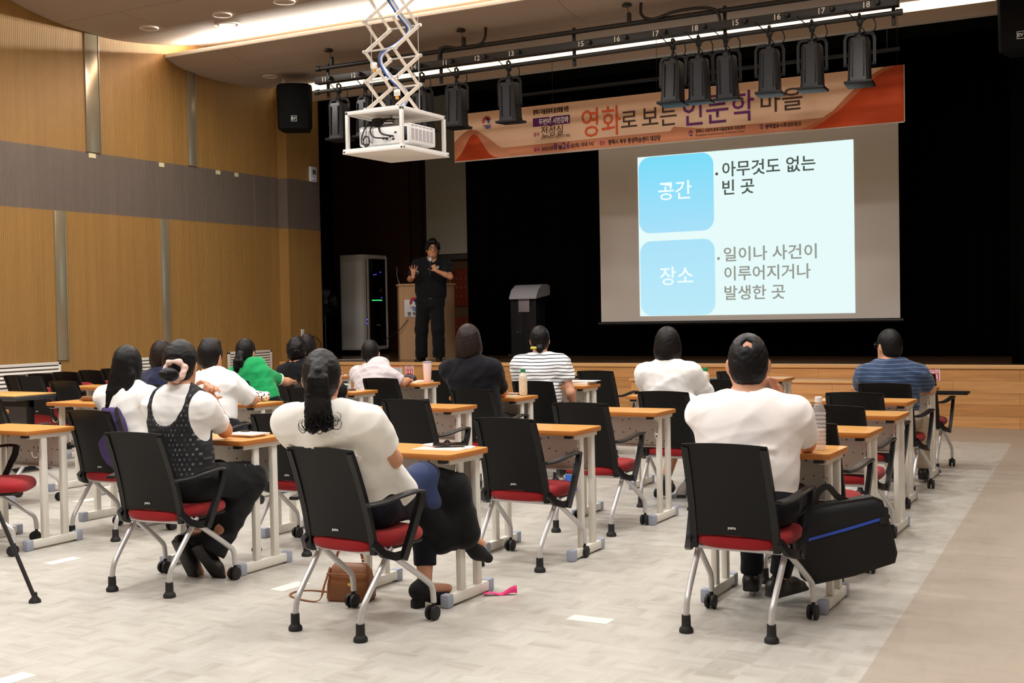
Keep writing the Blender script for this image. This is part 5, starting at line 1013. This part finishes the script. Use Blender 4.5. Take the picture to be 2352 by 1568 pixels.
# right of centre
person('person with a rounded reddish brown bob in a black tee', (-4.665, 7.92, .53), (-4.755, 7.90, 1.160), .15, .5, 0, seat=(-4.59, 7.68), sh=.182, bulk=1.08, hs=1.03, arms=(dict(s=1, e=(-4.60, 8.14, .762), w=(-4.82, 8.24, .755), d=(-.9, .3, 0)), dict(s=-1, e=(-4.95, 8.12, .76), w=(-4.86, 8.27, .755))), legs=(dict(s=1, k=(-4.57, 8.34, .5), a=(-4.57, 8.36, .09)), dict(s=-1, k=(-4.76, 8.34, .5), a=(-4.76, 8.36, .09))), hair='midbob', haircol=(50, 34, 30), res=.009, topmat=C_bk2, sleeve=.85, sleeve_r=1.12, hem=-.04, botmat=C_blk, shoemat=S_blk, seed=21)
p = person('person in a black and white striped tee, low bun with a yellow tie', (-4.70, 9.0, .53), (-4.765, 9.10, 1.135), .15, .47, -.03, seat=(-4.62, 8.70), sh=.185, hs=.97, arms=(dict(s=1, e=(-4.46, 9.06, .70), w=(-4.52, 9.22, .60), d=(-.4, .8, -.2)), dict(s=-1, e=(-4.95, 9.1, .72), w=(-4.86, 9.36, .70))), legs=(dict(s=1, k=(-4.6, 9.42, .5), a=(-4.6, 9.44, .09)), dict(s=-1, k=(-4.8, 9.42, .5), a=(-4.8, 9.44, .09))), hair='lowbun', haircol=(16, 15, 16), res=.009, topmat=striped('breton_stripe', (238, 238, 238), (30, 34, 50), .0285, .26), sleeve=.62, sleeve_r=1.35, hem=-.05, botmat=C_blk, shoemat=S_blk, seed=22)
B = Blob(); B.cone((-4.785, 8.985, 1.075), (-4.745, 8.985, 1.075), .012, .012, .01); blob_obj('hair_tie', B, .006, mat('tie_yellow', (206, 196, 60), .6), p, tuple(p.location))
def coat_top(T, l): T.cone((-2.985, 8.02, .72), (-2.945, 7.93, .46), .05, .038, .05); T.cone((-3.02, 8.15, .60), (-2.97, 8.05, .45), .07, .05, .05)
person('person with a sleek dark bob in a long white blouse, bare legs in black heels', (-3.165, 8.04, .53), (-3.207, 8.10, 1.125), .1, .38, -.03, seat=(-3.11, 7.78), sh=.172, arms=(dict(s=1, e=(-2.965, 8.20, .775), w=(-3.11, 8.50, .757)), dict(s=-1, e=(-3.40, 8.20, .775), w=(-3.27, 8.50, .757))), legs=(dict(s=1, k=(-3.06, 8.44, .5), a=(-3.12, 8.30, .14)), dict(s=-1, k=(-3.25, 8.44, .5), a=(-3.29, 8.24, .14))), hair='bob', haircol=(26, 22, 25), res=.009, topmat=C_white, top=coat_top, sleeve=1.15, sleeve_r=1.2, hem=-.06, bottom='skirt', botmat=C_blk, shoemat=S_blk, heel=.04, seed=23)
p = person('person with cropped hair and glasses in a navy striped polo shirt', (-1.86, 9.19, .53), (-1.893, 9.255, 1.074), .15, .80, -.02, seat=(-1.86, 8.95), sh=.195, bulk=1.1, hs=1.03, arms=(dict(s=1, e=(-1.62, 9.38, .745), w=(-1.82, 9.55, .75), d=(-.9, .2, 0)), dict(s=-1, e=(-2.14, 9.36, .745), w=(-1.95, 9.56, .77), d=(.9, .2, 0))), legs=(dict(s=1, k=(-1.74, 9.60, .5), a=(-1.735, 9.72, .10)), dict(s=-1, k=(-1.96, 9.6, .5), a=(-1.97, 9.68, .10))), hair='crop', haircol=(17, 17, 18), res=.009, topmat=striped('navy_stripe', (36, 54, 88), (84, 118, 150), .030, .14), collar=True, sleeve=.8, sleeve_r=1.1, hem=-.05, botmat=C_beige, shoemat=S_blk, seed=24)
def glasses(p, head, yaw, pitch, hs, m):
    R = frame(yaw, pitch); h = V(*head); b = MB(); q = lambda a, f, u: Vector(h+R[0]*a*hs+R[1]*f*hs+R[2]*u*hs-np.array(p.location))
    for s in (-1, 1):
        b.tube([q(s*.032+.026*math.cos(i*PI/9), .102-.006*abs(math.cos(i*PI/9)), .008+.021*math.sin(i*PI/9)) for i in range(18)], .0028, 6, (0, 0, 1), True); b.tube([q(s*.058, .098, .014), q(s*.078, .06, .014), q(s*.082, -.01, .008), q(s*.080, -.03, -.01)], .0028, 6)
    b.tube([q(-.007, .108, .012), q(.007, .108, .012)], .0028, 6); b.build('glasses', m, p)
glasses(p, (-1.893, 9.255, 1.074), .80, -.02, 1.03, S_blk)
# the speaker on the stage
yw = math.radians(207); hy = math.radians(218); sk = mat('skin_warm', (190, 132, 98), .55)
SH = (-9.386, 14.64, 2.313)
p = person('person in black on the stage speaking into a microphone, open hand raised', (-9.46, 14.67, 1.56), SH, yw, hy, -.06, sh=.205, bulk=1.14, waist=1.3, hs=1.06, floor=.68, skin=sk, arms=(dict(s=1, e=(-9.70, 14.52, 1.885), w=(-9.535, 14.36, 1.905), d=(.06, -.08, 1), n=(.45, -.85, 0), ts=1, c=.12, sp=.42, sc=1.05), dict(s=-1, e=(-9.02, 14.53, 1.90), w=(-9.165, 14.39, 1.985), d=(-.45, -.12, .75), n=(-.55, .75, -.2), ts=1, c=1.15, sc=1.0)),
    legs=(dict(s=1, k=(-9.60, 14.64, 1.15), a=(-9.63, 14.67, .765), d=(.15, -.97, 0)), dict(s=-1, k=(-9.33, 14.66, 1.15), a=(-9.34, 14.69, .765), d=(.5, -.86, 0))), hair='male', haircol=(26, 23, 24), res=.008, topmat=cloth('black_tee', (10, 11, 15), .9, .05), sleeve=.82, sleeve_r=1.18, hem=-.10, bottom='wide', botmat=C_blk, shoemat=S_blk, folds=(.005, 20), seed=31, neckcut=.074)
glasses(p, SH, hy, -.06, 1.06, S_blk)
RH = frame(hy, -.06); E0 = V(*SH)
for s in (-1, 1):
    B = Blob(); c_ = E0+RH[1]*.0925+RH[2]*.0105+RH[0]*s*.032; B.ell(c_, (.011, .006, .006), RH, .002); blob_obj('eye', B, .003, mat('eye_dark', (30, 20, 16), .25), p, tuple(p.location))
    B = Blob(); c_ = E0+RH[1]*.099+RH[2]*.036; B.cone(c_+RH[0]*s*.018, c_+RH[0]*s*.046-RH[1]*.012, .0045, .003); blob_obj('eyebrow', B, .003, mat('brow_dark', (24, 18, 16), .8), p, tuple(p.location))
B = Blob(); c_ = E0+RH[1]*.096-RH[2]*.068; B.cone(c_-RH[0]*.020-RH[1]*.006, c_+RH[0]*.020-RH[1]*.006, .006, .006); blob_obj('lips', B, .003, mat('lip_tone', (150, 82, 70), .5), p, tuple(p.location))
R = frame(yw); q = lambda x, f, z: Vector(V(-9.46, 14.67, 0)+R[0]*x+R[1]*f+V(0, 0, z)-np.array(p.location))
MW = mat('print_white', (210, 210, 210), .6); b = MB()
for i in range(3): b.poly([q(-.10-.03*i*.3-.004, .145+.001*i, 2.03+.014*i), q(-.15, .140+.001*i, 2.03+.012*i), q(-.15, .140+.001*i, 2.038+.012*i), q(-.115, .146+.001*i, 2.042+.012*i)])
b.build('chest_print', MW, p)
t = thing('microphone', 'dark handheld microphone with a silver grille at the speaker chin', 'microphone', (-9.245, 14.355, 2.03), math.radians(20)); M = Matrix.Rotation(math.radians(-14), 4, 'X')
MB().lathe([(.013, -.11), (.015, -.02), (.018, .07), (.022, .09)], 14, M).build('handle', M_lan2, t); MB().lathe([(.022, .09), (.029, .105), (.031, .13), (.024, .152), (.008, .16)], 16, M).build('grille', mat('mic_silver', (176, 176, 184), .35, .6), t)
t = thing('slide_remote', 'small black slide remote held against the open palm of the speaker', 'remote', (-9.470, 14.345, 1.965), math.radians(25)); MB().box((0, 0, 0), (.032, .02, .12), .008, 0, Matrix.Rotation(.35, 4, 'Y')).build('body', M_lan2, t); MB().box((.008, -.012, .02), (.014, .004, .02), .002).build('button', mat('mic_silver2', (190, 190, 196), .3, .5), t)
# ---------------------------------------------------------------- things on and under the desks
ZT = .7205
def bottle(x, y, label, tea):
    t = thing('plastic_bottle', label, 'bottle', (x, y, ZT)); n = 24
    if not tea:
        pf = [(.010, .002), (.028, .0), (.032, .008)]
        for i in range(8): z = .02+.0185*i; pf += [(.0325, z), (.0305, z+.006), (.0325, z+.012)]
        pf += [(.0325, .175), (.031, .185), (.022, .208), (.014, .218), (.013, .228)]
        M_pet = mat('pet_clear', (240, 236, 236), .04, spec=1., alpha=.22); MB().lathe(pf, n).build('bottle_body', M_pet, t)
        for i in range(9): MB().tube([(.0326*math.cos(q*PI/10), .0326*math.sin(q*PI/10), .022+.0185*i) for q in range(20)], .0011, 5, (0, 0, 1), True).build('moulded_ring', mat('pet_ring', (250, 246, 244), .05, spec=1., alpha=.5), t)
        MB().lathe([(.008, .004), (.027, .004), (.0295, .012), (.0295, .098), (.0, .0985)], n).build('water', mat('water_in_bottle', (232, 208, 190), .04, alpha=.40), t); MB().lathe([(.0165, .222), (.0165, .245), (.014, .247), (.0, .247)], n).build('cap', mat('cap_white', (240, 238, 236), .4), t)
    else:
        MB().lathe([(.02, 0), (.031, .003), (.0325, .012), (.0325, .15), (.03, .162), (.018, .178), (.0165, .19)], n).build('bottle_body', mat('pet_milky', (226, 214, 196), .2), t); MB().lathe([(.033, .014), (.0335, .02), (.0335, .128), (.033, .134)], n).build('label_sleeve', mat('tea_sleeve', (228, 214, 190), .5, noise=((60, 60, 40), .12, (214, 194, 166))), t)
        MB().lathe([(.0195, .184), (.0195, .206), (.017, .208), (0, .208)], n).build('cap', mat('cap_green', (22, 138, 84), .4), t)
bottle(-1.445, 5.51, 'clear half-empty water bottle with a white cap on the right desk', False)
bottle(-3.17, 8.78, 'cream bottle with a green cap beside the man\'s left ear', True)
bottle(-4.545, 8.38, 'cream bottle with a green cap in front of the striped-shirt woman', True)
t = thing('tumbler', 'pale pink tall tumbler on the desk of the ponytailed writer', 'tumbler', (-6.33, 9.74, ZT)); MB().lathe([(.030, 0), (.033, .004), (.044, .185), (.044, .19)], 24).build('cup', mat('tumbler_pink', (242, 214, 210), .4), t); MB().lathe([(.0455, .188), (.0455, .20), (.03, .204), (0, .204)], 24).build('lid', mat('tumbler_lid', (170, 160, 170), .35), t)
def sheet(name, x, y, w, d, h, rz, m, label, cat, z=ZT): o = MB().box((0, 0, h/2), (w, d, h), min(.002, h*.3)).build(name, m); o.location = (x, y, z); o.rotation_euler = (0, 0, rz); return tag(o, label, cat)
M_pap = mat('paper_white', (244, 242, 240), .7); M_pk = mat('paper_pink', (246, 178, 168), .6)
sheet('paper_sheet', -3.16, 4.99, .26, .19, .0012, .1, M_pk, 'pink flyer lying under the phone on the near middle desk', 'paper'); sheet('paper_sheet', -3.12, 5.02, .20, .12, .0012, .35, M_pap, 'white sheet on top of the pink flyer', 'paper', ZT+.0014); sheet('tissue_pack', -3.235, 5.05, .12, .08, .008, -.3, M_pap, 'small white packet left of the phone on the pink flyer', 'packet', ZT+.0028)
o = sheet('mobile_phone', -3.15, 5.03, .16, .076, .009, .55, mat('phone_black', (16, 16, 18), .15), 'black mobile phone lying on the pink flyer', 'phone', ZT+.0112)
MB().box((0, 0, .0092), (.15, .068, .0008)).build('screen', mat('phone_glass', (8, 8, 9), .05), o)
o = sheet('notebook', -4.55, 5.14, .20, .15, .010, .12, M_pap, 'white notebook in front of the vest woman\'s elbow', 'notebook'); sheet('notebook', -4.53, 5.12, .21, .15, .007, -.05, mat('paper_cream', (250, 226, 206), .6), 'cream booklet lying on the white notebook', 'notebook', ZT+.0105); sheet('black_clip', -4.585, 5.17, .05, .022, .008, .3, S_blk, 'small black clip on top of the cream booklet', 'clip', ZT+.018)
o = sheet('paper_stack', -4.72, 9.78, .24, .19, .028, 0, mat('binder_white', (226, 224, 222), .5), 'white ring binder on the desk right of the striped-shirt woman', 'binder'); sheet('paper_sheet', -4.69, 9.78, .27, .2, .004, .06, M_pap, 'loose white sheets on top of the ring binder', 'paper', ZT+.0285)
sheet('paper_sheet', -4.66, 8.33, .20, .11, .002, .1, M_pap, 'white slip on the desk beside the bob-haired woman\'s arm', 'paper'); o = sheet('wallet', -4.63, 8.36, .10, .07, .014, .2, mat('wallet_tan', (150, 116, 88), .6), 'tan card wallet in front of the green-capped bottle', 'wallet', ZT+.0022); MB().box((.01, .0, .016), (.09, .05, .004)).build('card', mat('card_cream', (230, 206, 176), .5), o)
o = sheet('notebook', -6.46, 9.64, .18, .13, .012, .1, mat('paper_ivory', (244, 236, 214), .6), 'open ivory notebook under the writer\'s hand', 'notebook'); sheet('paper_stack', -6.40, 9.79, .16, .08, .016, .05, mat('paper_lilac', (222, 212, 224), .6), 'lilac pad between notebook and pink tumbler', 'pad')
B = Blob(); B.cone((-.10, 0, .03), (.10, .03, .03), .032, .034, .02); B.cone((-.05, 0, .045), (.08, .02, .05), .02, .02, .02); o = blob_obj('pencil_pouch', B, .006, mat('pouch_dark', (40, 32, 40), .5), None, (0, 0, 0), (.003, 40)); o.location = (-6.655, 9.80, ZT); tag(o, 'dark soft pencil pouch behind the writing hand', 'pouch')
t = thing('pen', 'mint green pen held above the desk by the hidden person', 'pen', (-6.40, 8.45, .782), .3); MB().tube([(-.06, 0, .002), (.065, 0, -.004)], .0065, 8).build('barrel', mat('pen_mint', (170, 230, 206), .4), t); MB().tube([(.065, 0, -.004), (.085, 0, -.006)], [.0055, .002], 8).build('tip', M_slv, t)
sheet('mobile_phone', -6.36, 8.54, .10, .05, .012, .6, mat('phone_navy', (40, 44, 70), .3), 'small navy pouch under the mint pen', 'pouch')
B = Blob(); B.cone((-.075, 0, .022), (.075, .01, .022), .021, .022, .02); B.cone((-.13, .01, .012), (-.07, 0, .018), .008, .012, .01); o = blob_obj('glasses_case', B, .005, mat('case_brown', (124, 84, 50), .45), None, (0, 0, 0)); o.location = (-7.74, 6.88, ZT); tag(o, 'brown soft glasses case lying on the left orange desk', 'case')
sheet('folder', -6.42, 7.26, .20, .10, .010, .05, mat('folder_green', (30, 52, 44), .5), 'dark green folder on the desk by the white shirt sleeve', 'folder')
m = mat('pouch_leopard', (236, 232, 228), .7); nt = m.node_tree; vo = nt.nodes.new('ShaderNodeTexVoronoi'); vo.inputs['Scale'].default_value = 55; tc = nt.nodes.new('ShaderNodeTexCoord'); cr = nt.nodes.new('ShaderNodeValToRGB'); cr.color_ramp.interpolation = 'CONSTANT'; cr.color_ramp.elements[0].color = (.02, .02, .02, 1); cr.color_ramp.elements[1].position = .42; cr.color_ramp.elements[1].color = (.85, .83, .8, 1)
nt.links.new(tc.outputs['Object'], vo.inputs['Vector']); nt.links.new(vo.outputs[0], cr.inputs[0]); nt.links.new(cr.outputs[0], nt.nodes['Principled BSDF'].inputs['Base Color'])
B = Blob(); B.cone((-.08, 0, .045), (.07, 0, .04), .045, .038, .03); o = blob_obj('patterned_pouch', B, .007, m, None, (0, 0, 0), (.004, 40)); o.location = (-6.30, 7.27, ZT); tag(o, 'black and white patterned pouch on the desk beside the green tee', 'pouch')
sheet('paper_sheet', -8.06, 10.58, .20, .13, .012, .1, M_pap, 'small white papers on the desk left of the ponytailed writer', 'paper'); sheet('mobile_phone', -8.58, 10.16, .14, .07, .012, .1, mat('phone_brown', (60, 46, 40), .4), 'dark phone on the desk in front of the green tee', 'phone')
# bags
t = thing('laptop_bag', 'black laptop bag with a blue zip hanging from the right desk hook', 'bag', (-1.385, 5.405, .575)); ux = V(.87, .49, 0); uy = V(-.49, .87, 0)
def bq(u, d, z): return Vector(ux*u+uy*d+V(0, 0, z))
M_bag = mat('bag_nylon', (25, 26, 28), .65, spec=.3, bump=((160, 160, 160), .3, .002)); M_bag2 = mat('bag_trim', (20, 20, 21), .6)
ol = [(-.150, -.13), (-.10, -.095), (.02, -.075), (.19, -.052), (.225, -.065), (.262, -.18), (.288, -.30), (.282, -.335), (.10, -.39), (-.08, -.425), (-.115, -.41), (-.14, -.33), (-.158, -.2)]
cx, cz = .06, -.24; b = MB(); rr = []
for d, k in ((-.052, .80), (-.047, .93), (-.03, 1.0), (.03, 1.0), (.047, .93), (.052, .80)): rr.append([bq(cx+(u-cx)*k, d-.03, cz+(z-cz)*k) for u, z in ol])
b.rings(rr); b.build('body', M_bag, t, 50)
b = MB(); b.sweep([bq(u, -.03, z) for u, z in ol], [(-.008, -.034), (.008, -.034), (.008, .034), (-.008, .034)], tuple(uy), None, True); b.build('piping', M_bag2, t)
MB().strap([bq(-.125, -.084, -.232), bq(.06, -.085, -.185), (bq(.215, -.084, -.142))], .012, .003, tuple(uy)).build('blue_zip', mat('zip_blue', (46, 84, 196), .5), t); b = MB(); b.box(bq(.225, -.083, -.15), (.028, .008, .030), .003, math.atan2(.49, .87)); b.build('zip_tab', M_bag2, t)
b = MB(); b.strap([bq(x, -.03, z) for x, z in spline([(-.07, -.10), (-.05, -.03), (-.005, .0), (.04, -.045), (.10, -.075)])], .028, .006, tuple(uy)); b.build('handle', M_bag2, t)
t = thing('handbag', 'brown leather handbag on the floor under the white jacket woman\'s chair', 'handbag', (-3.52, 4.70, 0), .25); M_lea = mat('leather_tan', (138, 84, 44), .5, noise=((14, 14, 14), .3, (120, 70, 36)))
b = MB(); rr = []
for z, kx, ky in ((.0, .92, .9), (.012, 1, 1), (.08, .98, .9), (.14, .90, .62), (.165, .80, .40), (.178, .70, .22)): rr.append([Vector((x*kx, y*ky, z)) for x, y in rrect(.112, .062, .025)])
b.rings(rr); b.build('body', M_lea, t, 60); MB().strap([(-.10, -.058, .135), (0, -.062, .132), (.10, -.058, .135)], .012, .006).build('flap_seam', M_lea, t); M_gold = mat('bag_gold', (214, 176, 96), .25, .9)
b = MB(); b.lathe([(.008, 0), (.008, .006)], 10, Matrix.Translation((.02, -.068, .09)) @ Matrix.Rotation(PI/2, 4, 'X')); b.tube([(-.08, -.0, .172), (-.08, 0, .192), (-.07, 0, .196)], .004, 6); b.tube([(.06, 0, .172), (.06, 0, .195), (.07, 0, .198)], .004, 6); b.build('clasp', M_gold, t)
b = MB(); b.strap([Vector(p) for p in spline([(-.075, 0, .18), (-.06, .0, .235), (0, .0, .255), (.05, 0, .235), (.065, 0, .185)])], .012, .005, (0, 1, 0)); b.build('handle', M_lea, t)
b = MB(); b.strap([Vector(p) for p in spline([(-.095, -.03, .16), (-.11, -.07, .08), (-.13, -.09, .012), (-.22, -.07, .005), (-.32, .0, .004), (-.34, .08, .004), (-.28, .13, .004), (-.17, .11, .006), (-.11, .06, .02)])], .011, .004); b.build('shoulder_strap', M_lea, t)
t = thing('tote_bag', 'bag hung under the mint pen desk, its two brown handles looped over the hook', 'bag', (-6.18, 8.37, .57)); b = MB()
for o_ in (-.018, .018): b.strap([Vector(p) for p in spline([(-.07, o_, -.25), (-.06, o_, -.12), (-.03, o_, -.02), (0, o_, .008), (.03, o_, -.02), (.06, o_, -.12), (.07, o_, -.25)])], .016, .006, (0, 1, 0))
b.build('handle', M_lea, t); MB().box((0, 0, -.38), (.26, .10, .26), .03).build('body', mat('tote_dark', (46, 36, 32), .6), t)
B = Blob(); B.ell((.03, 0, -.16), (.125, .055, .17), None, .03); B.ell((.06, .02, -.25), (.09, .05, .12), None, .03); B.cone((-.05, 0, .0), (.05, 0, .0), .03, .03, .04)
o = blob_obj('backpack', B, .010, mat('backpack_purple', (50, 32, 84), .7, noise=((20, 20, 20), .3, (66, 44, 104))), None, (0, 0, 0), (.004, 30)); o.location = (-5.90, 5.41, .80); o.rotation_euler = (-.1, 0, 0); tag(o, 'purple backpack squeezed between chair back and long-haired woman', 'backpack')
b = MB(); b.strap([Vector(p) for p in spline([(.06, -.02, .02), (.13, -.05, -.06), (.19, -.05, -.18), (.215, -.03, -.32), (.18, 0, -.40)])], .035, .008, (0, 1, 0)); b.build('shoulder_strap', M_bag2, o)
# floor bits
M_ft = mat('floor_tape', (236, 230, 212), .5)
for x, y, w_, d_, rz, lb in ((-5.62, 4.765, .20, .085, 1.54, 'pale tape patch on the floor left of the vest woman'), (-3.98, 4.795, .20, .09, 1.50, 'pale tape patch on the floor left of the brown handbag'), (-2.306, 4.842, .20, .09, 0, 'pale tape patch alone on the floor in the middle foreground'), (-4.04, 6.51, .20, .09, 1.5, 'pale tape patch far off, between the desk legs at centre'), (-7.33, 6.46, .20, .09, 1.5, 'pale tape patch behind the left desk legs'), (-3.95, 3.06, .22, .09, 1.5, 'pale tape patch at the bottom left corner of the picture'), (-4.35, 5.98, .2, .09, 1.5, 'pale tape patch right of the vest woman\'s knee')):
    o = MB().box((0, 0, .0008), (w_, d_, .0012)).build('floor_tape', M_ft); o.location = (x, y, 0); o.rotation_euler = (0, 0, rz); tag(o, lb, 'floor tape', 'tape patches on the floor')
b = MB(); b.sheet(lambda u, v: (-.08+.16*u, -.02+.04*v*(1-.3*u), .006+.035*u*u*abs(math.sin(3.2*v))+.006*math.sin(9*u)), 10, 6, .002, (0, 0, 1)); o = b.build('pink_ribbon', mat('ribbon_pink', (232, 40, 120), .5)); o.location = (-2.905, 5.085, 0.001); o.rotation_euler = (0, 0, .6); tag(o, 'crumpled hot pink ribbon on the floor by the desk foot', 'ribbon')
o = MB().box((0, 0, 0), (.11, .012, .10), .004).build('blue_pouch', mat('pouch_blue', (52, 100, 190), .4)); o.location = (-3.33, 6.78, .30); tag(o, 'small blue plastic pouch hanging under an empty chair seat', 'pouch')
t = thing('tripod', 'black tripod whose one leg enters the picture at the bottom left', 'tripod', (-5.46, 3.86, 0)); 
for ex, ey in ((.542, .136), (-.40, .44), (-.14, -.56)):
    l = MB().tube([(0, 0, 1.25), (ex*.5, ey*.5, .625)], .015, 10).tube([(ex*.46, ey*.46, .675), (ex, ey, .02)], .0105, 10).build('leg', M_pipe, t); MB().lathe([(.030, 0), (.028, .012), (.013, .03), (.011, .05)], 14, Matrix.Translation((ex, ey, 0))).build('rubber_foot', M_rub, l)
MB().tube([(0, 0, .9), (0, 0, 1.45)], .016, 10).build('centre_column', M_pipe, t); MB().box((0, 0, 1.49), (.09, .09, .09), .015).build('head', M_pipe, t)
